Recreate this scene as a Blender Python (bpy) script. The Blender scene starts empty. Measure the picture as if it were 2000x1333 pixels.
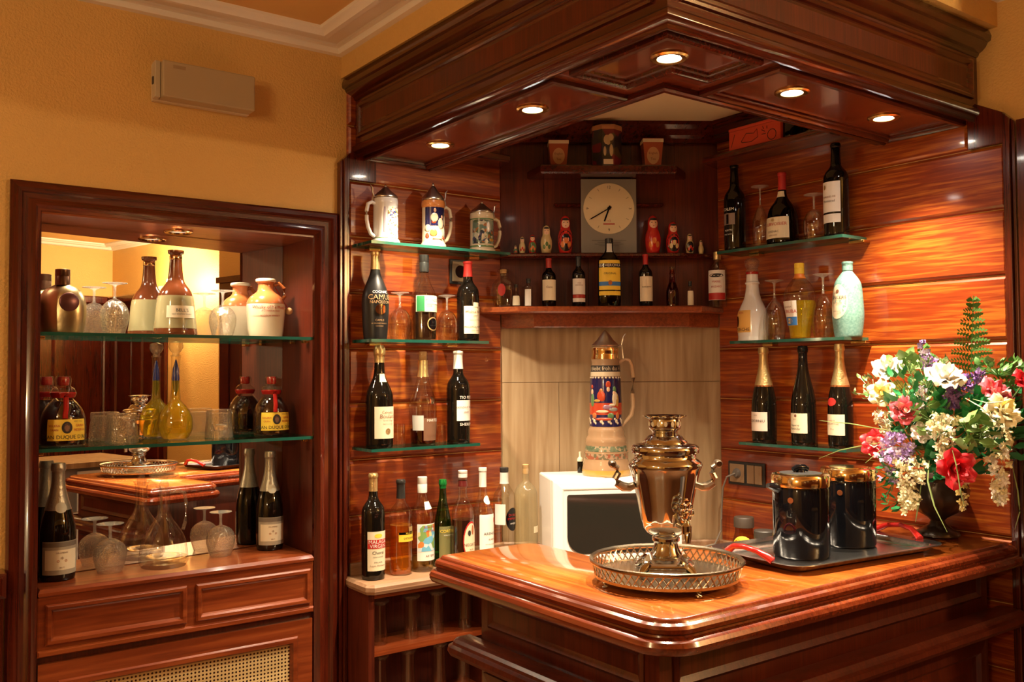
import bpy, math, random
from mathutils import Vector, Matrix
import numpy as np
PI = math.pi
R = math.radians
scn = bpy.context.scene
col = scn.collection
random.seed(7)

# ------------------------------------------------------------------ camera
CAM = np.array([2.6, -2.4994, 1.5]); FPX = 1794.97
_y, _p, _r = R(53.6756), R(1.9434), R(-.3165)
FW = np.array([-math.sin(_y)*math.cos(_p), math.cos(_y)*math.cos(_p), math.sin(_p)])
RT = np.array([math.cos(_y), math.sin(_y), 0.0]); UP = np.cross(RT, FW)
RT, UP = RT*math.cos(_r)+UP*math.sin(_r), -RT*math.sin(_r)+UP*math.cos(_r)
cam = bpy.data.objects.new('camera', bpy.data.cameras.new('camera'))
col.objects.link(cam)
cam.data.sensor_width = 36.0; cam.data.lens = 36.0*FPX/2000; cam.data.clip_start = .05
cam.matrix_world = Matrix(((RT[0], UP[0], -FW[0], CAM[0]), (RT[1], UP[1], -FW[1], CAM[1]),
                           (RT[2], UP[2], -FW[2], CAM[2]), (0, 0, 0, 1)))
scn.camera = cam

# ------------------------------------------------------------------ world, exposure
W = bpy.data.worlds.new('world'); scn.world = W; W.use_nodes = True
W.node_tree.nodes['Background'].inputs[0].default_value = (1, .75, .45, 1)
W.node_tree.nodes['Background'].inputs[1].default_value = .02
vs = scn.view_settings
vs.view_transform = 'Standard'; vs.look = 'None'; vs.gamma = 1; vs.use_curve_mapping = False
vs.exposure = 0.0
scn.cycles.use_denoising = True
scn.cycles.transparent_max_bounces = 24
scn.cycles.max_bounces = 10
scn.cycles.sample_clamp_indirect = 6.0

HAL = (1.0, .80, .56)      # halogen downlights
WARM = (1.0, .73, .40)     # shaded room lamps
P_DOWN = 130.0; P_SCONCE = 70.0; P_CEIL = 36.0; P_NICHE = 13.0

def lamp(name, kind, loc, power, color, rot=(0, 0, 0), size=.03, spot=None, blend=.5):
    l = bpy.data.lights.new(name, kind); l.energy = power; l.color = color
    if kind in ('POINT', 'SPOT'): l.shadow_soft_size = size
    if kind == 'AREA': l.size = size
    if kind == 'SPOT': l.spot_size = spot; l.spot_blend = blend
    o = bpy.data.objects.new(name, l); col.objects.link(o); o.location = loc; o.rotation_euler = rot
    return o

# ------------------------------------------------------------------ pixel -> point (2000 x 1333 frame)
def ray(u, v): return FW + RT*(u-1000)/FPX - UP*(v-666.5)/FPX
def U(u, v, x=None, y=None, z=None):
    d = ray(u, v)
    t = (x-CAM[0])/d[0] if x is not None else (y-CAM[1])/d[1] if y is not None else (z-CAM[2])/d[2]
    return CAM + d*t
# the chamfered corner of the bar: a local frame, x along it, -y towards the room
DO = np.array([.217, -.3185, 0]); DA = math.atan2(.826, .563)
DN = np.array([.826, -.563, 0])
def UD(u, v, e2):
    d = ray(u, v); t = (e2-(CAM-DO) @ DN)/(d @ DN)
    return CAM + d*t
def dl(a, e2, z=0): return (DO[0]+.563*a+.826*e2, DO[1]+.826*a-.563*e2, z)
DM = Matrix.Translation((DO[0], DO[1], 0)) @ Matrix.Rotation(DA, 4, 'Z')

# ------------------------------------------------------------------ materials
MATS = {}
def newmat(n):
    m = bpy.data.materials.new(n); m.use_nodes = True
    return m, m.node_tree, m.node_tree.nodes['Principled BSDF']
def pm(n, c, rough=.5, metal=0.0, coat=0.0, emit=None, es=0.0, spec=.5, trans=0.0, bump=0.0, bscale=60, sss=0):
    if n in MATS: return MATS[n]
    m, t, b = newmat(n)
    b.inputs['Base Color'].default_value = (*c, 1); b.inputs['Roughness'].default_value = rough
    b.inputs['Metallic'].default_value = metal; b.inputs['Coat Weight'].default_value = coat
    b.inputs['Coat Roughness'].default_value = .06
    b.inputs['Specular IOR Level'].default_value = spec; b.inputs['Transmission Weight'].default_value = trans
    if emit: b.inputs['Emission Color'].default_value = (*emit, 1); b.inputs['Emission Strength'].default_value = es
    if bump:
        no = t.nodes.new('ShaderNodeTexNoise'); no.inputs['Scale'].default_value = bscale; no.inputs['Detail'].default_value = 3
        tc = t.nodes.new('ShaderNodeTexCoord'); t.links.new(tc.outputs['Object'], no.inputs['Vector'])
        bp = t.nodes.new('ShaderNodeBump'); bp.inputs['Strength'].default_value = bump; bp.inputs['Distance'].default_value = .004
        t.links.new(no.outputs['Fac'], bp.inputs['Height']); t.links.new(bp.outputs['Normal'], b.inputs['Normal'])
    MATS[n] = m
    return m
def ramp(t, stops):
    r = t.nodes.new('ShaderNodeValToRGB'); e = r.color_ramp.elements
    while len(e) < len(stops): e.new(.5)
    for k, (p, c) in enumerate(stops): e[k].position = p; e[k].color = (*c, 1)
    return r
def wood(n, grain='x', dark=(.125, .014, .0022), mid=(.235, .032, .0036), light=(.54, .158, .016), rough=.34, coat=.65, fine=1.0, seed=0.0):
    if n in MATS: return MATS[n]
    m, t, b = newmat(n); L = t.links
    tc = t.nodes.new('ShaderNodeTexCoord')
    def ns(al, ac, detail, dist, off):
        mp = t.nodes.new('ShaderNodeMapping')
        s = [ac, ac, ac]; s['xyz'.index(grain)] = al
        mp.inputs['Scale'].default_value = s; mp.inputs['Location'].default_value = (off, off*.7, off*.3)
        no = t.nodes.new('ShaderNodeTexNoise'); no.inputs['Scale'].default_value = 1
        no.inputs['Detail'].default_value = detail; no.inputs['Distortion'].default_value = dist
        no.inputs['Roughness'].default_value = .6
        L.new(tc.outputs['Object'], mp.inputs['Vector']); L.new(mp.outputs['Vector'], no.inputs['Vector'])
        return no
    a = ns(6*fine, 115*fine, 2.5, .5, seed); c = ns(1.5, 9, 2, .4, seed+3.1)
    mx = t.nodes.new('ShaderNodeMix'); mx.data_type = 'FLOAT'; mx.inputs[0].default_value = .38
    L.new(a.outputs['Fac'], mx.inputs[2]); L.new(c.outputs['Fac'], mx.inputs[3])
    rp = ramp(t, [(.30, dark), (.5, mid), (.72, light)])
    L.new(mx.outputs[0], rp.inputs['Fac']); L.new(rp.outputs['Color'], b.inputs['Base Color'])
    b.inputs['Roughness'].default_value = rough; b.inputs['Coat Weight'].default_value = coat
    b.inputs['Coat Roughness'].default_value = .07
    bp = t.nodes.new('ShaderNodeBump'); bp.inputs['Strength'].default_value = .05; bp.inputs['Distance'].default_value = .002
    L.new(a.outputs['Fac'], bp.inputs['Height']); L.new(bp.outputs['Normal'], b.inputs['Normal'])
    MATS[n] = m
    return m
def glass(n, tint=(.97, .98, .97), edge=(.55, .6, .55), refl=1.0, rough=.0, body=0.0, bodyc=(1, 1, 1), bump=0, solid=0):
    """thin clear glass: tinted see-through wall with Fresnel reflection, denser towards the grazing edge"""
    if n in MATS: return MATS[n]
    m = bpy.data.materials.new(n); m.use_nodes = True; t = m.node_tree; t.nodes.clear(); L = t.links
    out = t.nodes.new('ShaderNodeOutputMaterial'); tr = t.nodes.new('ShaderNodeBsdfTransparent')
    gl = t.nodes.new('ShaderNodeBsdfGlossy'); gl.inputs['Roughness'].default_value = rough
    lw = t.nodes.new('ShaderNodeLayerWeight'); lw.inputs['Blend'].default_value = .5
    pw = t.nodes.new('ShaderNodeMath'); pw.operation = 'POWER'; pw.inputs[1].default_value = 3.0
    L.new(lw.outputs['Facing'], pw.inputs[0])
    mc = t.nodes.new('ShaderNodeMix'); mc.data_type = 'RGBA'; mc.inputs[6].default_value = (*tint, 1); mc.inputs[7].default_value = (*edge, 1)
    L.new(pw.outputs[0], mc.inputs[0]); L.new(mc.outputs[2], tr.inputs['Color'])
    p5 = t.nodes.new('ShaderNodeMath'); p5.operation = 'POWER'; p5.inputs[1].default_value = 5.0
    L.new(lw.outputs['Facing'], p5.inputs[0])
    mu = t.nodes.new('ShaderNodeMath'); mu.operation = 'MULTIPLY_ADD'; mu.inputs[1].default_value = .55*min(1.3, refl); mu.inputs[2].default_value = .045*refl
    L.new(p5.outputs[0], mu.inputs[0])
    mx = t.nodes.new('ShaderNodeMixShader'); L.new(mu.outputs[0], mx.inputs[0]); L.new(tr.outputs[0], mx.inputs[1]); L.new(gl.outputs[0], mx.inputs[2])
    gn_ = None
    if bump:
        vo = t.nodes.new('ShaderNodeTexVoronoi'); vo.inputs['Scale'].default_value = 190
        tc = t.nodes.new('ShaderNodeTexCoord'); L.new(tc.outputs['Object'], vo.inputs['Vector'])
        bp = t.nodes.new('ShaderNodeBump'); bp.inputs['Strength'].default_value = bump; bp.inputs['Distance'].default_value = .004
        L.new(vo.outputs['Distance'], bp.inputs['Height']); L.new(bp.outputs['Normal'], gl.inputs['Normal']); gn_ = bp.outputs['Normal']
    last = mx
    if solid:
        gg = t.nodes.new('ShaderNodeBsdfGlass'); gg.inputs['IOR'].default_value = 1.45; gg.inputs['Color'].default_value = (1, 1, .98, 1); gg.inputs['Roughness'].default_value = 0
        if gn_ is not None: L.new(gn_, gg.inputs['Normal'])
        m3 = t.nodes.new('ShaderNodeMixShader'); m3.inputs[0].default_value = solid
        L.new(last.outputs[0], m3.inputs[1]); L.new(gg.outputs[0], m3.inputs[2]); last = m3
    if body:
        df = t.nodes.new('ShaderNodeBsdfDiffuse'); df.inputs[0].default_value = (*bodyc, 1)
        m2 = t.nodes.new('ShaderNodeMixShader'); m2.inputs[0].default_value = body
        L.new(last.outputs[0], m2.inputs[1]); L.new(df.outputs[0], m2.inputs[2]); last = m2
    L.new(last.outputs[0], out.inputs[0]); MATS[n] = m
    return m
def spotted(n, cols, scale=60, rough=.3, coat=.4, kind='VORONOI', metal=0.0):
    """painted decoration: patches of several colours"""
    if n in MATS: return MATS[n]
    m, t, b = newmat(n); L = t.links
    tc = t.nodes.new('ShaderNodeTexCoord')
    if kind == 'VORONOI':
        x = t.nodes.new('ShaderNodeTexVoronoi'); x.inputs['Scale'].default_value = scale
        sp = t.nodes.new('ShaderNodeSeparateColor'); L.new(tc.outputs['Object'], x.inputs['Vector'])
        L.new(x.outputs['Color'], sp.inputs[0]); src = sp.outputs[0]
    else:
        x = t.nodes.new('ShaderNodeTexNoise'); x.inputs['Scale'].default_value = scale; x.inputs['Detail'].default_value = 4
        L.new(tc.outputs['Object'], x.inputs['Vector']); src = x.outputs['Fac']
    k = len(cols)
    if kind == 'VORONOI': st = [(i/k, c) for i, c in enumerate(cols)]
    else: st = [(.3+.4*i/max(1, k-1), c) for i, c in enumerate(cols)]
    rp = ramp(t, st); rp.color_ramp.interpolation = 'CONSTANT' if kind == 'VORONOI' else 'LINEAR'
    L.new(src, rp.inputs['Fac']); L.new(rp.outputs['Color'], b.inputs['Base Color'])
    b.inputs['Roughness'].default_value = rough; b.inputs['Coat Weight'].default_value = coat; b.inputs['Metallic'].default_value = metal
    MATS[n] = m
    return m

w_panel_y = wood('sapele panel along left wall', 'y', seed=1)
w_panel_x = wood('sapele panel along right wall', 'x', seed=5)
w_vert = wood('mahogany upright grain', 'z', (.038, .005, .002), (.082, .011, .0035), (.14, .023, .006), coat=.12, seed=2)
w_trim_y = wood('mahogany moulding along left', 'y', (.030, .0040, .002), (.070, .0085, .003), (.125, .019, .006), rough=.22, coat=.6, seed=7)
w_trim_x = wood('mahogany moulding along right', 'x', (.030, .0040, .002), (.070, .0085, .003), (.125, .019, .006), rough=.22, coat=.6, seed=8)
w_trim_z = wood('mahogany upright moulding', 'z', (.030, .0040, .002), (.070, .0085, .003), (.125, .019, .006), rough=.22, coat=.6, seed=9)
w_top = wood('polished counter wood', 'x', (.20, .038, .006), (.33, .080, .012), (.48, .155, .028), rough=.16, coat=.8, fine=.7, seed=4)
w_edge = wood('counter edge wood', 'x', (.07, .010, .003), (.14, .022, .006), (.22, .045, .012), rough=.18, coat=.8, seed=6)
w_dark = wood('dark counter body wood', 'z', (.035, .006, .003), (.08, .013, .005), (.13, .024, .008), rough=.3, coat=.4, seed=3)
w_cab = wood('cabinet wood', 'y', (.10, .016, .004), (.20, .038, .009), (.31, .075, .018), rough=.28, coat=.4, fine=.6, seed=11)
w_ledge = wood('pale worktop wood', 'y', (.22, .11, .055), (.32, .18, .10), (.42, .26, .15), rough=.4, coat=.1, seed=12)
w_soffit = wood('canopy underside wood', 'x', (.07, .010, .003), (.15, .022, .006), (.23, .042, .010), rough=.25, coat=.5, seed=13)

def plaster(n, c, b1=.55, sc_=95):
    m, t, b = newmat(n); L = t.links
    tc = t.nodes.new('ShaderNodeTexCoord'); no = t.nodes.new('ShaderNodeTexNoise'); no.inputs['Scale'].default_value = sc_; no.inputs['Detail'].default_value = 4
    n2 = t.nodes.new('ShaderNodeTexNoise'); n2.inputs['Scale'].default_value = 2.2
    L.new(tc.outputs['Object'], no.inputs['Vector']); L.new(tc.outputs['Object'], n2.inputs['Vector'])
    rp = ramp(t, [(.3, tuple(x*.93 for x in c)), (.7, c)]); L.new(n2.outputs['Fac'], rp.inputs['Fac']); L.new(rp.outputs['Color'], b.inputs['Base Color'])
    bp = t.nodes.new('ShaderNodeBump'); bp.inputs['Strength'].default_value = b1; bp.inputs['Distance'].default_value = .004
    L.new(no.outputs['Fac'], bp.inputs['Height']); L.new(bp.outputs['Normal'], b.inputs['Normal'])
    b.inputs['Roughness'].default_value = .55
    return m
m_wall = plaster('ochre rough plaster', (.70, .43, .13), .7, 150)
m_ceil = plaster('ochre smooth ceiling', (.72, .42, .12), .1)
m_ceil2 = plaster('cream smooth ceiling', (.72, .58, .34), .15)
m_white = pm('cream white plaster moulding', (.80, .74, .62), .5)
m_floor = pm('brown tiled floor', (.20, .09, .04), .35)
def travertine():
    m, t, b = newmat('travertine'); L = t.links
    tc = t.nodes.new('ShaderNodeTexCoord'); mp = t.nodes.new('ShaderNodeMapping'); mp.inputs['Scale'].default_value = (22, 22, 1.6)
    no = t.nodes.new('ShaderNodeTexNoise'); no.inputs['Scale'].default_value = 1.5; no.inputs['Detail'].default_value = 7; no.inputs['Distortion'].default_value = .5
    L.new(tc.outputs['Object'], mp.inputs['Vector']); L.new(mp.outputs['Vector'], no.inputs['Vector'])
    rp = ramp(t, [(.3, (.27, .17, .085)), (.5, (.37, .255, .14)), (.7, (.47, .35, .21))])
    L.new(no.outputs['Fac'], rp.inputs['Fac']); L.new(rp.outputs['Color'], b.inputs['Base Color']); b.inputs['Roughness'].default_value = .35
    return m
m_trav = travertine()
m_grout = pm('grout', (.28, .18, .10), .7)
m_mirror = pm('mirror silver', (.92, .92, .92), 0.0, 1.0)
m_brass = pm('brass', (.72, .48, .18), .2, 1.0)
m_gold = pm('gold', (.95, .74, .40), .12, 1.0)
m_chrome = pm('chrome', (.80, .78, .74), .12, 1.0)
m_samo = pm('samovar nickel', (.70, .73, .74), .07, 1.0)
m_samo_d = pm('aged nickel', (.35, .28, .20), .3, 1.0)
m_traymet = pm('silver plate', (.50, .44, .34), .22, 1.0, bump=.1, bscale=300)
m_steel = pm('steel tray', (.58, .58, .58), .2, 1.0, bump=.12, bscale=45)
m_pewter = pm('pewter', (.58, .53, .46), .3, 1.0)
m_black = pm('black gloss', (.003, .003, .004), .06, spec=.42)
m_blackm = pm('black plastic', (.02, .02, .02), .35)
m_dark = pm('dark bottle glass', (.005, .004, .003), .04, spec=.5)
m_frost = pm('black frosted glass', (.009, .009, .009), .34)
m_lens = pm('lamp lens', (1, 1, 1), .3, emit=(1, .95, .86), es=70)
m_shelfg = glass('shelf glass', (.93, .97, .94), (.60, .78, .68), 1.6)
m_shelfe = pm('green glass edge', (.012, .085, .06), .08, coat=1)
m_glass = glass('clear glass', (.985, .985, .975), (.93, .92, .90), 2.2, solid=.06)
m_stem = glass('stem and foot glass', (.95, .95, .93), (.90, .88, .84), 4.0, .0, .14, (.9, .88, .82))
m_bottle = glass('clear bottle glass', (.97, .97, .94), (.72, .69, .60), 2.2)
m_cut = glass('cut crystal', (.97, .97, .95), (.88, .86, .80), 3.0, .0, .03, (.8, .76, .66), bump=.5, solid=.08)
m_green = glass('green bottle glass', (.16, .48, .14), (.03, .16, .03), 1.5)
m_green2 = glass('dark green bottle glass', (.012, .055, .018), (.002, .01, .004), 1.3)
m_ribbed = glass('ribbed clear glass', (.88, .86, .74), (.5, .46, .34), 1.6, .08, .12, (.7, .62, .4))
m_cream = pm('cream paper', (.74, .66, .47), .6)
m_paper = pm('white paper', (.82, .80, .74), .55)
m_ink = pm('black ink', (.02, .015, .012), .6)
m_inkb = pm('brown ink', (.20, .08, .04), .6)
m_red = pm('red enamel', (.34, .010, .008), .2, coat=.4)
m_redp = pm('red paper', (.45, .022, .018), .5)
m_yellow = pm('yellow paper', (.85, .60, .05), .5)
m_goldp = pm('gold foil', (.72, .55, .26), .32, .85, bump=.3, bscale=150)
m_silverp = pm('silver foil', (.48, .46, .38), .35, .8, bump=.3, bscale=150)
m_cork = pm('cork', (.55, .34, .15), .8)
m_wht = pm('white glazed ceramic', (.74, .73, .70), .2, coat=.5)
m_whtp = pm('white plastic', (.78, .77, .74), .35)
m_lightink = pm('gold printed letters', (.62, .40, .20), .35, .5)
m_whiteink = pm('white printed letters', (.8, .77, .7), .5)

# ------------------------------------------------------------------ mesh builder
class MB:
    def __init__(s): s.v = []; s.f = []; s.m = []
    def add(s, vs, fs, m=0):
        o = len(s.v); s.v += [tuple(map(float, p)) for p in vs]; s.f += [tuple(i+o for i in f) for f in fs]; s.m += [m]*len(fs); return s
    def box(s, x0, y0, z0, x1, y1, z1, m=0):
        return s.add([(x0, y0, z0), (x1, y0, z0), (x1, y1, z0), (x0, y1, z0), (x0, y0, z1), (x1, y0, z1), (x1, y1, z1), (x0, y1, z1)],
                     [(0, 3, 2, 1), (4, 5, 6, 7), (0, 1, 5, 4), (1, 2, 6, 5), (2, 3, 7, 6), (3, 0, 4, 7)], m)
    def lathe(s, prof, seg=32, c=(0, 0, 0), m=0, mod=None, ax=None, a0=0.0, sx=1.0, sy=1.0):
        vs = []; fs = []; n = len(prof)
        for k in range(seg):
            a = a0+2*PI*k/seg
            for i, (r, z) in enumerate(prof):
                rr = r*(mod(a, i, z) if mod else 1)
                vs.append((c[0]+rr*math.cos(a)*sx, c[1]+rr*math.sin(a)*sy, c[2]+z))
        for k in range(seg):
            q = (k+1) % seg
            for i in range(n-1):
                if prof[i][0] < 1e-7 and prof[i+1][0] < 1e-7: continue
                if prof[i][0] < 1e-7: fs.append((k*n+i, q*n+i+1, k*n+i+1))
                elif prof[i+1][0] < 1e-7: fs.append((k*n+i, q*n+i, k*n+i+1))
                else: fs.append((k*n+i, q*n+i, q*n+i+1, k*n+i+1))
        if ax is not None: vs = [tuple(ax @ Vector(p)) for p in vs]
        return s.add(vs, fs, m)
    def prism(s, poly, z0, z1, m=0):
        n = len(poly)
        return s.add([(x, y, z0) for x, y in poly]+[(x, y, z1) for x, y in poly],
                     [tuple(range(n))[::-1], tuple(range(n, 2*n))]+[(i, (i+1) % n, n+(i+1) % n, n+i) for i in range(n)], m)
    def tube(s, pts, r, seg=8, m=0, closed=False, flat=None):
        pts = [Vector(p) for p in pts]; n = len(pts); vs = []; fs = []
        rs = r if isinstance(r, (list, tuple)) else [r]*n
        up = Vector((0, 0, 1))
        for i, p in enumerate(pts):
            a = pts[(i-1) % n] if (closed or i > 0) else p; b = pts[(i+1) % n] if (closed or i < n-1) else p
            t = (b-a).normalized(); x = t.cross(up)
            if x.length < 1e-3: x = t.cross(Vector((1, 0, 0)))
            x.normalize(); y = x.cross(t).normalized()
            for k in range(seg):
                g = 2*PI*k/seg; vs.append(tuple(p+x*math.cos(g)*rs[i]*(flat or 1)+y*math.sin(g)*rs[i]))
        for i in range(n if closed else n-1):
            j = (i+1) % n
            for k in range(seg):
                q = (k+1) % seg; fs.append((i*seg+k, i*seg+q, j*seg+q, j*seg+k))
        if not closed: fs += [tuple(range(seg))[::-1], tuple((n-1)*seg+k for k in range(seg))]
        return s.add(vs, fs, m)
    def ell(s, c, r, m=0, rot=None, seg=12, rings=8):
        pr = [(math.sin(PI*i/rings), -math.cos(PI*i/rings)) for i in range(rings+1)]; pr[0] = (0, -1); pr[-1] = (0, 1)
        M = Matrix.Translation(c) @ (rot or Matrix()) @ Matrix.Diagonal((*r, 1))
        return s.lathe(pr, seg, m=m, ax=M)
    def slab(s, poly, prof, m=0, mt=None):
        """poly ccw outline; prof = (inset, z) from bottom to top; capped at both ends"""
        n = len(poly); P = [Vector(p) for p in poly]; nr = []
        for i in range(n):
            a = (P[i]-P[i-1]).normalized(); b = (P[(i+1) % n]-P[i]).normalized()
            na = Vector((-a.y, a.x)); nb = Vector((-b.y, b.x)); h = na+nb; nr.append(h/max(.25, (h.dot(na))) if h.length > 1e-6 else na)
        vs = []; fs = []
        for d, z in prof: vs += [(P[i].x+nr[i].x*d, P[i].y+nr[i].y*d, z) for i in range(n)]
        for k in range(len(prof)-1): fs += [(k*n+i, k*n+(i+1) % n, (k+1)*n+(i+1) % n, (k+1)*n+i) for i in range(n)]
        s.add(vs, fs, m)
        k = len(prof)-1
        s.add([vs[i] for i in range(n)], [tuple(range(n))[::-1]], m)
        return s.add([vs[k*n+i] for i in range(n)], [tuple(range(n))], m if mt is None else mt)
    def sweep(s, path, prof, m=0, closed=False, mats=None):
        """path: plan points; prof: (offset to the right of travel, z)"""
        P = [Vector(p) for p in path]; n = len(P); k = len(prof); vs = []; fs = []
        for i in range(n):
            a = (P[i]-P[i-1]).normalized() if (i > 0 or closed) else (P[1]-P[0]).normalized()
            b = (P[(i+1) % n]-P[i]).normalized() if (i < n-1 or closed) else a
            na = Vector((a.y, -a.x)); nb = Vector((b.y, -b.x)); h = na+nb; h = h/h.dot(na)
            vs += [(P[i].x+h.x*d, P[i].y+h.y*d, z) for d, z in prof]
        for i in range(n if closed else n-1):
            j = (i+1) % n; fs += [(i*k+q, j*k+q, j*k+q+1, i*k+q+1) for q in range(k-1)]
        o = len(s.f); s.add(vs, fs, m)
        if mats:
            for i in range(n if closed else n-1):
                for q in range(k-1): s.m[o+i*(k-1)+q] = mats[i]
        if not closed: s.add(vs[:k], [tuple(range(k))], mats[0] if mats else m); s.add(vs[-k:], [tuple(range(k))[::-1]], mats[-1] if mats else m)
        return s
    def ring(s, o, ax, ay, nn, x0, y0, x1, y1, prof, fill=True, m=0, mf=None, m2=None):
        """mitred frame on a plane: prof = (inset, height)"""
        o, ax, ay, nn = map(Vector, (o, ax, ay, nn)); vs = []; fs = []
        for d, h in prof:
            for (x, y) in ((x0+d, y0+d), (x1-d, y0+d), (x1-d, y1-d), (x0+d, y1-d)): vs.append(tuple(o+ax*x+ay*y+nn*h))
        for k in range(len(prof)-1):
            for i in range(4): j = (i+1) % 4; fs.append((k*4+i, k*4+j, k*4+4+j, k*4+4+i))
        o_ = len(s.m); s.add(vs, fs, m)
        if m2 is not None:
            for q in range(len(fs)):
                if q % 2: s.m[o_+q] = m2
        if fill: k = len(prof)-1; s.add(vs[k*4:k*4+4], [(0, 1, 2, 3)], m if mf is None else mf)
        return s
    def build(s, name, mats, parent=None, smooth=False, M=None, bevel=0, kind=None, ang=35):
        me = bpy.data.meshes.new(name); me.from_pydata(s.v, [], s.f)
        if not isinstance(mats, (list, tuple)): mats = [mats]
        for m in mats: me.materials.append(m)
        for p, k in zip(me.polygons, s.m): p.material_index = min(k, len(mats)-1)
        if smooth:
            me.polygons.foreach_set('use_smooth', [True]*len(me.polygons)); me.set_sharp_from_angle(angle=R(ang))
        me.update()
        import bmesh
        bm = bmesh.new(); bm.from_mesh(me); bmesh.ops.remove_doubles(bm, verts=bm.verts, dist=1e-6); bmesh.ops.recalc_face_normals(bm, faces=bm.faces); bm.to_mesh(me); bm.free()
        o = bpy.data.objects.new(name, me); col.objects.link(o)
        if parent is not None: o.parent = parent
        if M is not None: o.matrix_local = M
        if bevel:
            b = o.modifiers.new('bevel', 'BEVEL'); b.width = bevel; b.segments = 2; b.limit_method = 'ANGLE'; b.angle_limit = R(40)
        if kind: o['kind'] = kind
        return o

def tag(o, label, cat, group=None, kind=None):
    o['label'] = label; o['category'] = cat
    if group: o['group'] = group
    if kind: o['kind'] = kind
    return o
def T(name, label, cat, loc=(0, 0, 0), rz=0, group=None):
    o = bpy.data.objects.new(name, None); col.objects.link(o); o.empty_display_size = .02
    o.location = tuple(map(float, loc)); o.rotation_euler = (0, 0, rz)
    return tag(o, label, cat, group)
def box(name, a, b, mat, parent=None, **k): return MB().box(*a, *b).build(name, mat, parent, **k)
def roundpoly(pts, rad, seg=6):
    out = []; n = len(pts)
    for i, p in enumerate(pts):
        r = rad[i] if isinstance(rad, (list, tuple)) else rad
        p = Vector(p); a = (Vector(pts[i-1])-p); b = (Vector(pts[(i+1) % n])-p)
        if r <= 0: out.append(tuple(p)); continue
        a.normalize(); b.normalize(); th = a.angle(b)/2; d = r/math.tan(th)
        c = p+(a+b).normalized()*(r/math.sin(th)); s0 = p+a*d-c; s1 = p+b*d-c
        a0 = math.atan2(s0.y, s0.x); a1 = math.atan2(s1.y, s1.x); da = (a1-a0+PI) % (2*PI)-PI
        out += [(c.x+r*math.cos(a0+da*k/seg), c.y+r*math.sin(a0+da*k/seg)) for k in range(seg+1)]
    return out
def chaikin(p, n=1):
    for _ in range(n):
        q = [p[0]]
        for a, b in zip(p[:-1], p[1:]):
            q += [(a[0]*.75+b[0]*.25, a[1]*.75+b[1]*.25), (a[0]*.25+b[0]*.75, a[1]*.25+b[1]*.75)]
        p = q+[p[-1]]
    return p

# ------------------------------------------------------------------ lettering
_TX = {}
def textmesh(s):
    if s in _TX: return _TX[s]
    c = bpy.data.curves.new('t', 'FONT'); c.body = s; c.align_x = 'CENTER'; c.align_y = 'CENTER'; c.size = 1; c.resolution_u = 2
    o = bpy.data.objects.new('t', c); col.objects.link(o)
    dg = bpy.context.evaluated_depsgraph_get(); me = o.evaluated_get(dg).to_mesh()
    r = ([tuple(v.co) for v in me.vertices], [tuple(p.vertices) for p in me.polygons])
    o.evaluated_get(dg).to_mesh_clear(); bpy.data.objects.remove(o); bpy.data.curves.remove(c)
    _TX[s] = r
    return r
def flat_text(mb, s, size, M, m=0, sx=1.0):
    v, f = textmesh(s)
    return mb.add([tuple(M @ Vector((x*size*sx, y*size, 0))) for x, y, z in v], f, m)
def rz_of(prof, z):
    for (r0, z0), (r1, z1) in zip(prof[:-1], prof[1:]):
        if z0 <= z <= z1 and z1 > z0: return r0+(r1-r0)*(z-z0)/(z1-z0)
    return prof[-1][0] if z > prof[-1][1] else prof[0][0]
def bodyprof(prof):
    """monotone outer part of a closed profile, for labels to follow"""
    out = []; zz = -1
    for r, z in prof:
        if r < 1e-4 and z < .001: continue
        if z >= zz-1e-9: out.append((r, z)); zz = z
    return out
def wrap_text(mb, s, size, prof, zc, ac, off=.0009, m=0, sx=1.0, sc=(1, 1)):
    v, f = textmesh(s); r0 = rz_of(prof, zc)
    o = []
    for x, y, _ in v:
        a = ac+x*size*sx/r0; z = zc+y*size; r = rz_of(prof, z)+off; o.append((r*math.cos(a)*sc[0], r*math.sin(a)*sc[1], z))
    return mb.add(o, f, m)
def wrap_patch(mb, prof, z0, z1, a0, a1, off=.0005, m=0, nz=8, na=14, shape=None, sc=(1, 1)):
    """curved patch on a turned surface; shape(s,t)->bool keeps cells, s,t in -1..1; oval by 'oval'"""
    if shape == 'oval':
        zc, hz, ac, ha = (z0+z1)/2, (z1-z0)/2, (a0+a1)/2, (a1-a0)/2
        vs = []; n = 20
        for q in (0, .5, 1.0):
            for k in range(n if q else 1):
                g = 2*PI*k/n; a = ac+ha*q*math.cos(g); z = zc+hz*q*math.sin(g); r = rz_of(prof, z)+off
                vs.append((r*math.cos(a)*sc[0], r*math.sin(a)*sc[1], z))
        fs = [(0, 1+k, 1+(k+1) % n) for k in range(n)]+[(1+k, 1+n+k, 1+n+(k+1) % n, 1+(k+1) % n) for k in range(n)]
        return mb.add(vs, fs, m)
    zs = sorted(set([z0+(z1-z0)*i/nz for i in range(nz+1)]+[z for r, z in prof if z0 < z < z1])); vs = []; fs = []
    for z in zs:
        r = rz_of(prof, z)+off
        for k in range(na+1): a = a0+(a1-a0)*k/na; vs.append((r*math.cos(a)*sc[0], r*math.sin(a)*sc[1], z))
    w = na+1
    for i in range(len(zs)-1):
        for k in range(na): fs.append((i*w+k, i*w+k+1, (i+1)*w+k+1, (i+1)*w+k))
    return mb.add(vs, fs, m)

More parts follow.
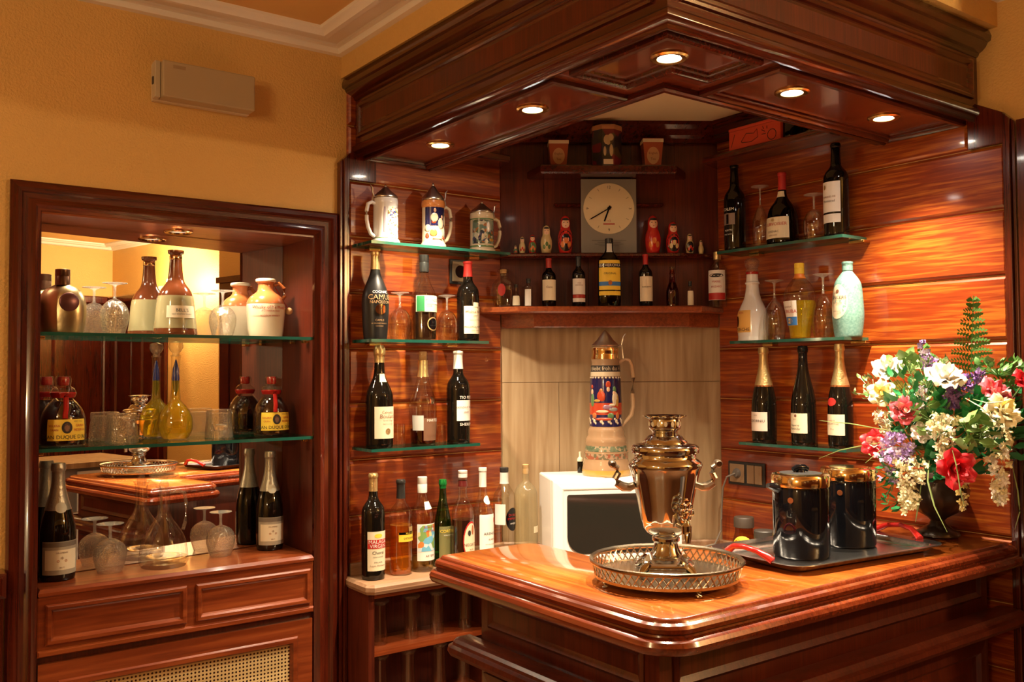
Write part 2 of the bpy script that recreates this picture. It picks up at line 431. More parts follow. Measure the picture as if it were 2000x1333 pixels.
# ================================================================== ROOM SHELL
def struct(mb, name, mat, **k): return mb.build(name, mat, kind='structure', **k)
struct(MB().box(-.3, -5.3, -.05, 5.2, .6, 0), 'floor', m_floor)
struct(MB().box(-.12, -5.2, 0, 0, -2.10, 2.52).box(-.12, -2.10, 1.93, 0, -1.318, 2.52).box(-.12, -1.318, 0, 0, .12, 2.52), 'wall_left', m_wall)
struct(MB().box(0, 0, 0, 2.3, .12, 2.52).box(2.3, .36, 0, 4.43, .48, 2.52).box(2.18, .12, 0, 2.3, .48, 2.52), 'wall_right', m_wall)
struct(MB().box(4.43, -5.2, 0, 4.55, .48, 2.52), 'wall_far', m_wall)
struct(MB().box(-.12, -5.32, 0, 4.55, -5.2, 2.52), 'wall_back', m_wall)
struct(MB().box(-.12, -5.32, 2.52, 4.55, .48, 2.60), 'ceiling', m_ceil)
struct(MB().box(0, -1.243, 2.42, 1.41, 0, 2.52), 'wall_soffit', m_wall)
struct(MB().box(0, -1.1, 2.37, 1.3, 0, 2.42), 'ceiling', m_ceil2)
loop = [(0, -5.2), (0, -1.243), (1.41, -1.243), (1.41, 0), (2.3, 0), (2.3, .36), (4.43, .36), (4.43, -5.2)]
struct(MB().sweep(loop, [(0, 2.52), (0, 2.486), (.016, 2.489), (.021, 2.496), (.022, 2.503), (.030, 2.507), (.032, 2.513), (.075, 2.516), (.078, 2.509),
       (.084, 2.504), (.090, 2.503), (.094, 2.498), (.108, 2.498), (.113, 2.504), (.122, 2.508), (.128, 2.512), (.130, 2.52)], closed=True), 'trim_1', m_white, smooth=True, ang=30)
# wainscot left of the niche, and the tall wood panelling of the far corner that the mirror shows
def wainscot(name, a, b, nrm, z1, thick=.03):
    a = Vector(a); b = Vector(b); d = (b-a); L = d.length; ax = d/L; nn = Vector(nrm)
    mb = MB(); n = max(1, round(L/.55)); w = L/n
    for i in range(n):
        mb.ring((a.x, a.y, 0), (ax.x, ax.y, 0), (0, 0, 1), (nn.x, nn.y, 0), i*w, 0, (i+1)*w, z1, [(0, 0), (0, thick), (.07, thick), (.08, thick-.012), (.10, thick-.004)])
    mb.ring((a.x, a.y, 0), (ax.x, ax.y, 0), (0, 0, 1), (nn.x, nn.y, 0), 0, z1-.03, L, z1+.03, [(0, 0), (0, thick+.04), (.01, thick+.05)])
    return struct(mb, name, w_trim_z)
wainscot('trim_2', (0, -5.2), (0, -2.16), (1, 0), .99)
wainscot('trim_3', (4.43, .36), (4.43, -4.6), (-1, 0), 2.08)
wainscot('trim_4', (3.56, .36), (4.39, .36), (0, -1), 2.08)
# door beside the bar (its casing is what the right edge of the view touches)
struct(MB().box(1.468, -.035, 0, 1.56, 0, 2.15).box(2.14, -.035, 0, 2.235, 0, 2.05).box(1.56, -.035, 1.97, 2.14, 0, 2.05).box(1.54, -.05, 2.05, 2.255, 0, 2.085), 'trim_6', w_trim_z)
dr = struct(MB().ring((1.56, -.001, 0), (1, 0, 0), (0, 0, 1), (0, -1, 0), 0, 0, .58, 1.97, [(0, 0), (0, .02), (.10, .02), (.13, .012), (.16, .018)]), 'door_1', w_dark)
MB().tube([(2.07, -.02, 1.02), (2.07, -.07, 1.02), (1.98, -.075, 1.02)], .009).build('door_handle', m_brass, dr, smooth=True)
# low white sideboard seen only in the niche mirror
rf = T('sideboard', 'low grey and white sideboard with stone top across the room, seen in the niche mirror', 'sideboard', (3.2, -.60, 0))
box('body', (-.28, -.42, .04), (.28, .42, .93), pm('grey laminate', (.22, .22, .22), .5), rf, bevel=.004)
box('door', (-.30, .02, .06), (-.281, .415, .91), pm('white laminate', (.70, .70, .68), .4), rf, bevel=.004)
box('top', (-.31, -.44, .93), (.30, .44, .965), m_trav, rf, bevel=.004)
box('plinth', (-.26, -.40, 0), (.26, .40, .04), m_blackm, rf)

# --- panelled bar walls
GZ = [.883, 1.057, 1.230, 1.404, 1.577, 1.751, 1.927, 2.101, 2.275, 2.405]
mb = MB()
zz = [0, .36, .71]+GZ
for a, b in zip(zz[:-1], zz[1:]):
    mb.ring((0, -1.226, 0), (0, 1, 0), (0, 0, 1), (1, 0, 0), 0, a+.0012, .589, b-.0012, [(0, 0), (0, .002), (.004, .007), (.010, .012)])
struct(mb, 'wall_bar_left', w_panel_y)
mb = MB()
for a, b in zip(zz[:-1], zz[1:]):
    x1 = 1.428 if b < 2.2 else 1.33
    mb.ring((.434, 0, 0), (1, 0, 0), (0, 0, 1), (0, -1, 0), 0, a+.0012, x1-.434, b-.0012, [(0, 0), (0, .002), (.004, .007), (.010, .012)])
struct(mb, 'wall_bar_right', w_panel_x)
# upright frames at the outer ends of the panelling, tops cut on the slant up to the canopy
def endtrim(name, fn):
    mb = MB()
    for (s0, s1, t) in ((0, .010, .022), (.010, .022, .030), (.022, .034, .020)):
        za, zb = 2.152+s0*.95, 2.152+s1*.95
        P = [(s0, 0, 0), (s1, 0, 0), (s1, 0, zb), (s0, 0, za)]
        vs = [fn(s, 0, z) for s, _, z in P]+[fn(s, t, z) for s, _, z in P]
        mb.add(vs, [(0, 1, 2, 3), (7, 6, 5, 4), (0, 4, 5, 1), (1, 5, 6, 2), (2, 6, 7, 3), (3, 7, 4, 0)])
    s0, s1 = .030, .128
    P = [(s0, 0, 2.1015), (s1, 0, 2.1015), (s1, 0, 2.235), (s0, 0, 2.182)]
    vs = [fn(s, 0, z) for s, _, z in P]+[fn(s, .016, z) for s, _, z in P]
    mb.add(vs, [(0, 1, 2, 3), (7, 6, 5, 4), (0, 4, 5, 1), (1, 5, 6, 2), (2, 6, 7, 3), (3, 7, 4, 0)])
    return struct(mb, name, w_trim_z, bevel=.002)
endtrim('trim_7', lambda s, t, z: (t, -1.258+s, z))
endtrim('trim_8', lambda s, t, z: (1.458-s, -t, z))
# --- chamfered corner: travertine below, wood above
mb = MB()
for (a0, z0, a1, z1) in ((-.386, 1.465, .386, 1.70), (-.386, .80, -.184, 1.463), (-.1825, .80, .386, 1.463)):
    mb.box(a0, 0, z0, a1, .02, z1)
struct(mb, 'wall_corner', m_trav, M=DM)
struct(MB().box(-.386, .004, .8, .386, .03, 1.70), 'wall_corner', m_grout, M=DM)
mb = MB()
for i in range(5):
    a = -.386+i*.1544; mb.box(a+.0006, 0, 1.70, a+.1538, .02, 2.405)
struct(mb, 'wall_corner', w_vert, M=DM)
# valance under the lowest corner shelf
cA, cB = (0.0, -.637), (.434, 0.0)
vl, vr = dl(-.272, .055), dl(.262, .055)
mb = MB().sweep([(.012, -.640), vl[:2], vr[:2], (.436, -.012)], [(0, 1.652), (.004, 1.656), (.004, 1.702), (-.02, 1.702), (-.02, 1.652), (0, 1.652)])
struct(mb, 'trim_9', wood('valance wood', 'x', (.12, .02, .006), (.24, .05, .013), (.36, .09, .022), seed=20))
# crown moulding at the top of the bar walls
mb = MB().sweep([(.012, -1.17), (.012, -.641), (.437, -.012), (1.05, -.012)], [(0, 2.30), (.012, 2.302), (.016, 2.315), (.026, 2.325), (.032, 2.345), (.045, 2.358), (.048, 2.3715), (0, 2.3715), (0, 2.30)])
struct(mb, 'trim_10', w_trim_x)

# ================================================================== CANOPY
cn = T('bar_canopy', 'square mahogany canopy with moulded fascia hanging over the corner bar', 'canopy', (0, 0, 2.165))
Mz = Matrix.Translation((0, 0, -2.165))
pth = [(0.0, -1.20), (1.352, -1.20), (1.352, 0.0)]
lm, rm = w_trim_x, w_trim_y
MB().sweep(pth, [(-.02, 2.182), (-.012, 2.174), (-.004, 2.174), (0, 2.180), (.003, 2.186), (.010, 2.189), (.013, 2.196), (.012, 2.206), (.004, 2.211), (0, 2.216), (-.02, 2.216)], mats=[0, 1]).build('lower_moulding', [lm, rm], cn, smooth=True, M=Mz, ang=50)
MB().sweep(pth, [(-.03, 2.216), (0, 2.216), (0, 2.352), (-.03, 2.352)], mats=[0, 1]).build('fascia', [lm, rm], cn, M=Mz)
MB().sweep(pth, [(-.03, 2.352), (.002, 2.352), (.006, 2.357), (.008, 2.362), (.016, 2.366), (.026, 2.375), (.032, 2.386), (.040, 2.389), (.042, 2.402), (.036, 2.418), (-.03, 2.418)], mats=[0, 1]).build('cornice', [lm, rm], cn, smooth=True, M=Mz, ang=40)
pf = [(0, 0), (.002, .007), (.008, .009), (.014, .006), (.018, .001), (.024, .0035), (.030, .001)]
MB().ring((0, -1.2005, -2.165), (1, 0, 0), (0, 0, 1), (0, -1, 0), .03, 2.232, 1.315, 2.342, pf, mf=1).build('fascia_panel', [lm, w_vert], cn)
MB().ring((1.3525, 0, -2.165), (0, -1, 0), (0, 0, 1), (1, 0, 0), .03, 2.232, 1.163, 2.342, pf, mf=1).build('fascia_panel', [rm, w_vert], cn)
# underside: rails and recessed panels
so, si = 1.342, 1.075      # outer and inner edge of the right arm (x); left arm mirrors them in y
yo, yi = -1.19, -.925
MB().box(0, yo, 2.1812, so, yi, 2.20).box(si, yi, 2.1812, so, 0, 2.20, 1).build('underside', [wood('underside left', 'x', (.07, .010, .003), (.15, .022, .006), (.23, .042, .010), rough=.25, coat=.5, seed=13), wood('underside right', 'y', (.07, .010, .003), (.15, .022, .006), (.23, .042, .010), rough=.25, coat=.5, seed=14)], cn, M=Mz)
uf = [(0, 0), (0, .010), (.004, .014), (.012, .015), (.017, .011), (.019, .006), (.028, .005), (.030, .0)]
def uframe(x0, y0, x1, y1, m): MB().ring((0, 0, 2.1812), (1, 0, 0), (0, 1, 0), (0, 0, -1), x0, y0, x1, y1, uf, fill=False, m2=1).build('underside_frame', [lm, rm], cn, M=Mz, smooth=True, ang=30)
uframe(.012, yo+.016, .965, yi-.014, lm); uframe(si+.014, -.82, so-.016, -.012, rm)
cp_ = [(1.02, yo+.016), (so-.016, yo+.016), (so-.016, -.875), (1.165, -.875), (1.165, -.995), (1.02, -.995)]
MB().sweep([(x, y) for x, y in cp_][::-1], [(d, 2.1812-h) for d, h in uf], closed=True, mats=[0, 1, 0, 1, 0, 1][::-1]).build('underside_frame', [lm, rm], cn, M=Mz, smooth=True, ang=30)
MB().sweep([(0.0, yi), (si, yi), (si, 0.0)], [(.0005, 2.1812), (.0005, 2.168), (.006, 2.164), (.012, 2.168), (.013, 2.1812)], mats=[0, 1]).build('inner_bead', [lm, rm], cn, M=Mz, smooth=True)
struct(MB().sweep([(0.0, yi+.0), (si, yi), (si, 0.0)], [(-.02, 2.17), (0, 2.17), (0, 2.371), (-.02, 2.371), (-.02, 2.17)]), 'trim_11', w_trim_x)

def downlight(u, v, label, grp, z=2.1805, pw=P_DOWN, es=None, tilt=(0, 0)):
    p = U(u, v, z=z)
    t = T('downlight', label, 'downlight', (p[0], p[1], z), group=grp)
    MB().lathe([(.026, .002), (.027, -.004), (.037, -.005), (.042, -.002), (.042, .0005), (.026, .0005)], 32).build('trim_ring', m_brass, t, smooth=True)
    MB().lathe([(0, -.001), (.020, -.001), (.026, .001)], 24).build('lens', m_lens if es is None else es, t)
    lamp('halogen', 'SPOT', (p[0], p[1], z-.012), pw, HAL, rot=(tilt[0], tilt[1], 0), size=.018, spot=R(102), blend=1.0)
    return p
for u, v, w in ((860, 283, 'leftmost of the five under the canopy, above the beer steins'), (1040, 213, 'second from the left under the canopy'),
             (1307, 112, 'in the square panel at the outer corner of the canopy'), (1547, 180, 'fourth from the left, in the right arm of the canopy'), (1726, 230, 'rightmost of the five under the canopy')):
    downlight(u, v, 'lit round brass-rimmed halogen downlight, '+w, 'halogen downlights under the canopy')

# ================================================================== NICHE WITH MIRROR
NY0, NY1 = -2.082, -1.333
struct(MB().box(-.285, NY0-.1, 0, -.2705, NY1+.1, 2.0), 'wall_niche', w_dark)
MT_ = math.tan(R(6.5))
def mx(y, off=0.0): return -.2-(y+1.708)*MT_+off      # plan line of the mirror face; it hangs slightly askew to the front of the niche
mi = MB().prism([(mx(NY0+.001, -.005), NY0+.001), (mx(NY1-.001, -.005), NY1-.001), (mx(NY1-.001), NY1-.001), (mx(NY0+.001), NY0+.001)][::-1], .957, 1.9125).build('mirror', m_mirror); tag(mi, 'large mirror covering the back of the lit drinks niche', 'mirror')
mb = MB().box(-.27, NY1, .0, 0, NY1+.016, 1.914).box(-.27, NY0-.016, 0, 0, NY0, 1.914)
struct(mb, 'trim_12', w_vert)
struct(MB().box(-.27, NY0-.016, 1.9135, 0, NY1+.016, 1.932), 'trim_13', w_cab)
fp = [(0, 0), (0, .012), (.006, .018), (.018, .020), (.026, .016), (.030, .010), (.042, .008), (.050, .014), (.058, .016), (.066, .010), (.073, .004), (.0735, -.01)]
def frame3(o, ax, az, nn, x0, x1, z1, prof, mats):
    """door-frame like moulding: two uprights and a mitred head"""
    mb = MB(); o, ax, az, nn = map(Vector, (o, ax, az, nn)); k = len(prof); vs = []
    for cx, sx, zt, sz in ((x0, 1, 0, 0), (x0, 1, z1, 1), (x1, -1, z1, 1), (x1, -1, 0, 0)):
        for d, h in prof: vs.append(tuple(o+ax*(cx+sx*d)+az*(zt-sz*d)+nn*h))
    for i in range(3):
        mb.add(vs[i*k:(i+2)*k], [(q, q+1, k+q+1, k+q) for q in range(k-1)], mats[i])
    return mb
mb = frame3((0, 0, 0), (0, 1, 0), (0, 0, 1), (1, 0, 0), -2.155, -1.2605, 1.992, fp, [0, 1, 0])
struct(mb, 'trim_14', [w_trim_z, w_trim_y], smooth=True, ang=25)
# niche spot
p = U(348, 452, z=1.9132)
t = T('downlight', 'round gold-rimmed downlight set in the ceiling of the mirrored niche', 'downlight', (p[0], p[1], 1.9132))
MB().lathe([(.026, .0), (.027, -.005), (.037, -.006), (.041, -.003), (.041, .0)], 32).build('trim_ring', m_gold, t, smooth=True)
MB().lathe([(0, -.001), (.026, -.001)], 24).build('lens', pm('dim lens', (.4, .35, .25), .2, emit=(1, .85, .6), es=.6), t)
for yy in (p[1], -1.52, -1.95):  # first spot belongs to the downlight; the other two are added fill without fittings
    lamp('niche lamp and fill', 'SPOT', (-.085, yy, 1.895), P_NICHE, HAL, size=.02, spot=R(140), blend=.8)
# glass shelf builder
def glass_shelf(label, x0, y0, x1, y1, z, clips, group):
    t = T('glass_shelf', label, 'shelf', ((x0+x1)/2, (y0+y1)/2, z-.009), group=group)
    cx, cy = (x0+x1)/2, (y0+y1)/2
    fl_ = (lambda y: x0) if x0 > 0 else (lambda y: mx(y, .002))
    mb = MB().prism([(fl_(y0)-cx, y0-cy), (x1-cx, y0-cy), (x1-cx, y1-cy), (fl_(y1)-cx, y1-cy)], 0, .009)
    mb.m = [0, 0, 1, 1, 1, 1]; mb.build('pane', [m_shelfg, m_shelfe], t)
    for (a, b, c, d) in clips: box('bracket', (a-cx, b-cy, -.009), (c-cx, d-cy, -.0005), m_brass, t, bevel=.0015)
    return t
for z, w in ((1.61, 'upper'), (1.31, 'lower')):
    glass_shelf('%s green-edged glass shelf across the mirrored niche' % w, -.21, NY0+.001, -.004, NY1-.001, z,
                [(-.15, NY1-.018, -.135, NY1-.001), (-.055, NY1-.018, -.035, NY1-.001), (-.15, NY0+.001, -.135, NY0+.018), (-.055, NY0+.001, -.035, NY0+.018)], 'glass shelves in the niche')

# cabinet under the niche
cb = T('niche_cabinet', 'mahogany cabinet with two drawer panels and a cane door under the niche', 'cabinet', (0, (NY0+NY1)/2, 0))
cy = (NY0+NY1)/2
def L(y): return y-cy
box('carcass', (-.268, L(NY0+.001), 0), (-.012, L(NY1-.001), .934), w_dark, cb)
MB().slab([(-.266, L(NY0+.002)), (-.266, L(NY1-.002)), (.006, L(NY1-.002)), (.006, L(NY0+.002))][::-1], [(.006, .934), (.0, .938), (0, .946), (.005, .955)]).build('worktop', w_cab, cb)
dprof = [(0, 0), (.0, .006), (.004, .011), (.012, .011), (.016, .004), (.020, .002)]
box('drawer_rail', (-.02, L(NY0+.001), .790), (-.001, L(NY1-.001), .934), w_cab, cb)
for y0, y1 in ((-2.062, -1.709), (-1.684, -1.345)):
    MB().ring((-.001, 0, 0), (0, 1, 0), (0, 0, 1), (1, 0, 0), L(y0), .812, L(y1), .915, dprof).build('drawer_front', w_cab, cb)
MB().ring((-.004, 0, 0), (0, 1, 0), (0, 0, 1), (1, 0, 0), L(NY0+.001), .784, L(NY1-.001), .802, [(0, 0), (0, .006), (.004, .012)]).build('drawer_lip', w_cab, cb)
dd = MB().ring((-.012, 0, 0), (0, 1, 0), (0, 0, 1), (1, 0, 0), L(NY0+.004), .04, L(NY1-.004), .766, [(0, 0), (0, .012), (.046, .012), (.050, .018), (.062, .018), (.068, .008), (.068, .002)], fill=False).build('door', w_cab, cb)
# woven cane: an octagon-holed mat
def cane():
    m, t, b = newmat('woven cane'); Lk = t.links
    tc = t.nodes.new('ShaderNodeTexCoord'); sp = t.nodes.new('ShaderNodeSeparateXYZ'); Lk.new(tc.outputs['Object'], sp.inputs[0])
    def fr(src, k, off):
        a = t.nodes.new('ShaderNodeMath'); a.operation = 'MULTIPLY_ADD'; a.inputs[1].default_value = k; a.inputs[2].default_value = off; Lk.new(src, a.inputs[0])
        f = t.nodes.new('ShaderNodeMath'); f.operation = 'FRACT'; Lk.new(a.outputs[0], f.inputs[0])
        s = t.nodes.new('ShaderNodeMath'); s.operation = 'SUBTRACT'; s.inputs[1].default_value = .5; Lk.new(f.outputs[0], s.inputs[0]); return s.outputs[0]
    def dist(o):
        c = t.nodes.new('ShaderNodeCombineXYZ'); Lk.new(fr(sp.outputs[1], 95, o+50), c.inputs[0]); Lk.new(fr(sp.outputs[2], 95, o+50), c.inputs[1])
        v = t.nodes.new('ShaderNodeVectorMath'); v.operation = 'LENGTH'; Lk.new(c.outputs[0], v.inputs[0]); return v.outputs['Value']
    mn = t.nodes.new('ShaderNodeMath'); mn.operation = 'MINIMUM'; Lk.new(dist(0), mn.inputs[0]); mn.inputs[1].default_value = 9
    gt = t.nodes.new('ShaderNodeMath'); gt.operation = 'GREATER_THAN'; gt.inputs[1].default_value = .27; Lk.new(mn.outputs[0], gt.inputs[0])
    Lk.new(gt.outputs[0], b.inputs['Alpha']); b.inputs['Base Color'].default_value = (.62, .45, .20, 1); b.inputs['Roughness'].default_value = .5
    return m
MB().ring((-.009, 0, 0), (0, 1, 0), (0, 0, 1), (1, 0, 0), L(NY0+.072), .108, L(NY1-.072), .698, [(0, 0)]).build('cane_panel', cane(), dd)

# ================================================================== WALL LEDGES, CORNER SHELVES, BAR GLASS SHELVES
def ledge(label, poly, z0, z1, m):
    c = Vector(poly[0]); cx = sum(p[0] for p in poly)/len(poly); cyy = sum(p[1] for p in poly)/len(poly)
    o = MB().slab([(x-cx, y-cyy) for x, y in poly], [(.006, 0), (0, .005), (0, z1-z0-.004), (.004, z1-z0)]).build('wooden_shelf', m)
    o.location = (cx, cyy, z0); return tag(o, label, 'shelf', 'wooden shelves of the bar corner')
ledge('high wooden shelf along the left bar wall, above the beer steins', [(.0125, -1.17), (.12, -1.17), (.12, -.68), (.0125, -.64)], 2.208, 2.232, w_trim_y)
ledge('high wooden shelf along the right bar wall, holding the red tin box', [(.44, -.0125), (.47, -.12), (1.06, -.12), (1.06, -.0125)], 2.208, 2.232, w_trim_x)
def corner_poly(hw0, hw1, e, yA, xB):
    a = dl(-hw0, e)[:2]; b = dl(hw1, e)[:2]
    return [(.0125, yA), a, b, (xB, -.0125), (.437, -.0125), (.0125, -.640)]
zS1, zS2, zS2b, zS3 = 1.7205, 1.908, 2.087, 2.204
S1 = ledge('lowest wooden corner shelf, directly over the stone, holding small bottles', corner_poly(.330, .291, .13, -.745, .462), zS1-.022, zS1, wood('corner shelf wood', 'x', (.14, .024, .007), (.27, .055, .013), (.40, .10, .022), seed=21))
S2 = ledge('wooden corner shelf with nesting dolls and the clock', corner_poly(.264, .228, .075, -.70, .452), zS2-.016, zS2, w_trim_x)
S2b = ledge('thin dark wooden corner shelf behind the clock', [dl(-.200, .028)[:2], dl(.186, .028)[:2], dl(.186, .001)[:2], dl(-.2, .001)[:2]], zS2b-.012, zS2b, w_trim_x)
S3 = ledge('top wooden corner shelf under the crown, holding the octagonal tin', [dl(-.25, .11)[:2], dl(.215, .11)[:2], dl(.27, .001)[:2], dl(-.29, .001)[:2]], zS3-.03, zS3, w_trim_x)

XF = .14; YF = -.135
sA = [1.899, 1.602, 1.272]; sB = [1.899, 1.598, 1.270]
yr = [U(997, 502, x=XF)[1], U(955, 668, x=XF)[1], U(938, 864, x=XF)[1]]
for z, y1, n in zip(sA, yr, ('upper glass shelf on the left bar wall, holding beer steins', 'middle glass shelf on the left bar wall', 'lower glass shelf on the left bar wall')):
    glass_shelf(n, .0125, -1.212, XF, y1, z, [(.0125, -1.17, .045, -1.13), (.0125, y1-.10, .045, y1-.06)], 'glass shelves of the bar')
xl = [U(1400, 492, y=YF)[0], U(1425, 668, y=YF)[0], U(1443, 863, y=YF)[0]]
for z, x0, n in zip(sB, xl, ('upper glass shelf on the right bar wall', 'middle glass shelf on the right bar wall', 'lower glass shelf on the right bar wall, holding sparkling wine')):
    glass_shelf(n, x0, YF, 1.018, -.0125, z, [(x0+.06, -.045, x0+.10, -.0125), (.978, -.045, 1.030, -.0125)], 'glass shelves of the bar')

# ================================================================== WORK LEDGE, RACK, COUNTER
bw = T('back_worktop', 'pale wood-topped low worktop running round behind the bar', 'worktop', (0, 0, 0))
WP = [(.0005, -1.235), (.05, -1.245), (.165, -1.245), (.185, -1.225), (.19, -.95), (.69, -.27), (1.018, -.27), (1.018, -.0125), (.436, -.0125), (.0125, -.64), (.0125, -1.225)]
MB().slab(WP, [(.012, .848), (.004, .851), (0, .860), (0, .872), (.006, .880)]).build('top', w_ledge, bw)
MB().sweep([(.0125, -1.222), (.0125, -.641), (.437, -.0125), (1.017, -.0125)], [(0, .8805), (.014, .8805), (.014, .912), (.010, .916), (0, .916), (0, .8805)]).build('trim_15', w_ledge, kind='structure')
WB = [(.0125, -.779), (.21, -.779), (.66, -.255), (1.016, -.255), (1.016, -.0125), (.436, -.0125), (.0125, -.64)]
o = MB().slab(WB, [(0, 0), (0, .8475)]).build('base_cabinet', w_dark); tag(o, 'dark base cabinet under the pale worktop, behind the bar', 'cabinet')
rk = T('glass_rack', 'open mahogany shelf rack under the worktop, holding tall glasses', 'rack', (0, -1.235, 0))
def Y(y): return y+1.235
RX = .162
box('side_panel', (.0125, Y(-1.234), 0), (RX, Y(-1.214), .8475), w_dark, rk)
box('side_panel', (.0125, Y(-.80), 0), (RX, Y(-.782), .8475), w_dark, rk)
box('top_rail', (RX-.014, Y(-1.2139), .835), (RX, Y(-.8001), .8475), w_cab, rk)
ZR = [.682, .49, .30]
for z in ZR: box('shelf', (.0125, Y(-1.2139), z-.016), (RX, Y(-.8001), z), w_cab, rk)
box('back_panel', (.0126, Y(-1.213), .01), (.016, Y(-.801), .834), w_dark, rk)

ct = T('bar_counter', 'L-shaped bar counter with polished orange-brown top and dark panelled front', 'counter', (1.4, -1.28, 0))
MC = Matrix.Translation((-1.4, 1.28, 0))
CP = roundpoly([(.636, -1.327), (1.455, -1.327), (1.455, -.015), (.965, -.015), (.965, -.985), (.636, -.985)], [.035, .085, 0, 0, .03, .07], 8)
MB().slab(CP, [(.04, .986), (.016, .987), (.005, .991), (0, .999), (-.001, 1.006), (.003, 1.014), (.011, 1.019), (.0155, 1.0205), (.0165, 1.024), (.0125, 1.028), (.0125, 1.035), (.016, 1.041), (.0225, 1.0445), (.026, 1.0435), (.028, 1.048), (.032, 1.052)],
          m=0, mt=1).build('countertop', [w_edge, w_top], ct, smooth=True, M=MC, ang=24)
BP = [(.79, -1.262), (1.372, -1.262), (1.372, -.05), (1.02, -.05), (1.02, -1.03), (.79, -1.03)]
MB().slab(BP, [(0, 0), (0, .9865)]).build('body', w_dark, ct, M=MC)
pp = [(0, 0), (.0, .004), (.006, .008), (.014, .003), (.018, .001)]
MB().ring((0, -1.2625, 0), (1, 0, 0), (0, 0, 1), (0, -1, 0), .82, .905, 1.335, .978, pp).build('front_panel', w_dark, ct, M=MC)
MB().ring((1.3725, 0, 0), (0, 1, 0), (0, 0, 1), (1, 0, 0), -1.225, .905, -.09, .978, pp).build('front_panel', w_dark, ct, M=MC)
for a, b in ((.81, 1.34),): MB().ring((0, -1.2625, 0), (1, 0, 0), (0, 0, 1), (0, -1, 0), a, .10, b, .80, [(0, 0), (0, .01), (.03, .012), (.04, .003), (.07, .006)]).build('front_panel', w_dark, ct, M=MC)
for a, b in ((-1.22, -.66), (-.64, -.08)): MB().ring((1.3725, 0, 0), (0, 1, 0), (0, 0, 1), (1, 0, 0), a, .10, b, .80, [(0, 0), (0, .01), (.03, .012), (.04, .003), (.07, .006)]).build('front_panel', w_dark, ct, M=MC)
FP = roundpoly([(.752, -1.352), (1.470, -1.352), (1.470, -.015), (1.375, -.015), (1.375, -1.264), (.752, -1.264)], [.04, .07, 0, 0, 0, .0], 8)
MB().slab(FP, [(.03, .842), (.006, .846), (0, .856), (.002, .866), (.012, .870), (.014, .876), (.02, .882), (.03, .885)]).build('elbow_ledge', w_dark, ct, smooth=True, M=MC, ang=24)

# emergency light on the yellow wall
em = T('emergency_light', 'boxy frosted emergency light on the ochre wall above the niche', 'light fitting', (0, -1.68, 2.30))
box('base', (.0005, -.135, -.052), (.022, .135, .052), pm('aged plastic', (.60, .50, .32), .5), em, bevel=.003)
box('diffuser', (.022, -.122, -.050), (.070, .134, .050), pm('frosted diffuser', (.50, .40, .24), .35, trans=.15), em, bevel=.004)
box('end_cap', (.022, -.138, -.050), (.052, -.123, .050), pm('end cap plastic', (.50, .42, .28), .5), em, bevel=.002)
box('indicator', (.030, -.1405, -.012), (.040, -.1375, .008), m_blackm, em)
box('label_plate', (.0700, -.095, .030), (.0704, -.062, .040), pm('plate grey', (.35, .25, .14), .5), em)
# sconce on the right-hand room wall, seen in the mirror
sc = T('wall_sconce', 'lit fabric-shaded wall lamp on the ochre wall, seen in the niche mirror', 'lamp', (3.33, .22, 2.05))
MB().lathe([(.075, -.07), (.055, .07)], 32).build('lamp_shade', pm('lit shade', (.9, .7, .35), .7, emit=(1, .62, .22), es=3.5), sc, smooth=True)
MB().tube([(0, .119, -.06), (0, .06, -.10), (0, 0, -.09), (0, 0, -.03)], .006).build('arm', m_brass, sc, smooth=True)
MB().ell((0, 0, 0), (.018, .018, .028)).build('bulb', pm('bulb', (1, 1, 1), .3, emit=(1, .8, .5), es=40), sc)
lamp('sconce light', 'POINT', (3.27, .22, 2.15), P_SCONCE, WARM, size=.03)
# ceiling lamps of the room, behind the viewer
for k, (x, y, zl, pw) in enumerate(((1.5, -3.5, 2.519, .7), (2.7, -4.4, 1.95, 1.5))):
    t = T('ceiling_lamp', 'round opal glass ceiling lamp nearer the niche wall' if k == 0 else 'opal glass lamp hanging on a cord in the far part of the room', 'lamp', (x, y, zl))
    MB().lathe([(0, -.004), (.10, -.004), (.10, -.02), (0, -.02)], 32).build('base', m_brass, t)
    if k: MB().tube([(0, 0, -.004), (0, 0, 2.519-zl)], .003, 6).build('cord', m_blackm, t)
    MB().lathe([(.13, -.02), (.125, -.05), (.09, -.085), (.04, -.10), (0, -.102)], 32).build('glass_bowl', pm('opal glow', (.9, .8, .6), .4, emit=WARM, es=2.0), t, smooth=True)
    lamp('ceiling light', 'POINT', (x, y, zl-.15), P_CEIL*pw, WARM, size=.06)

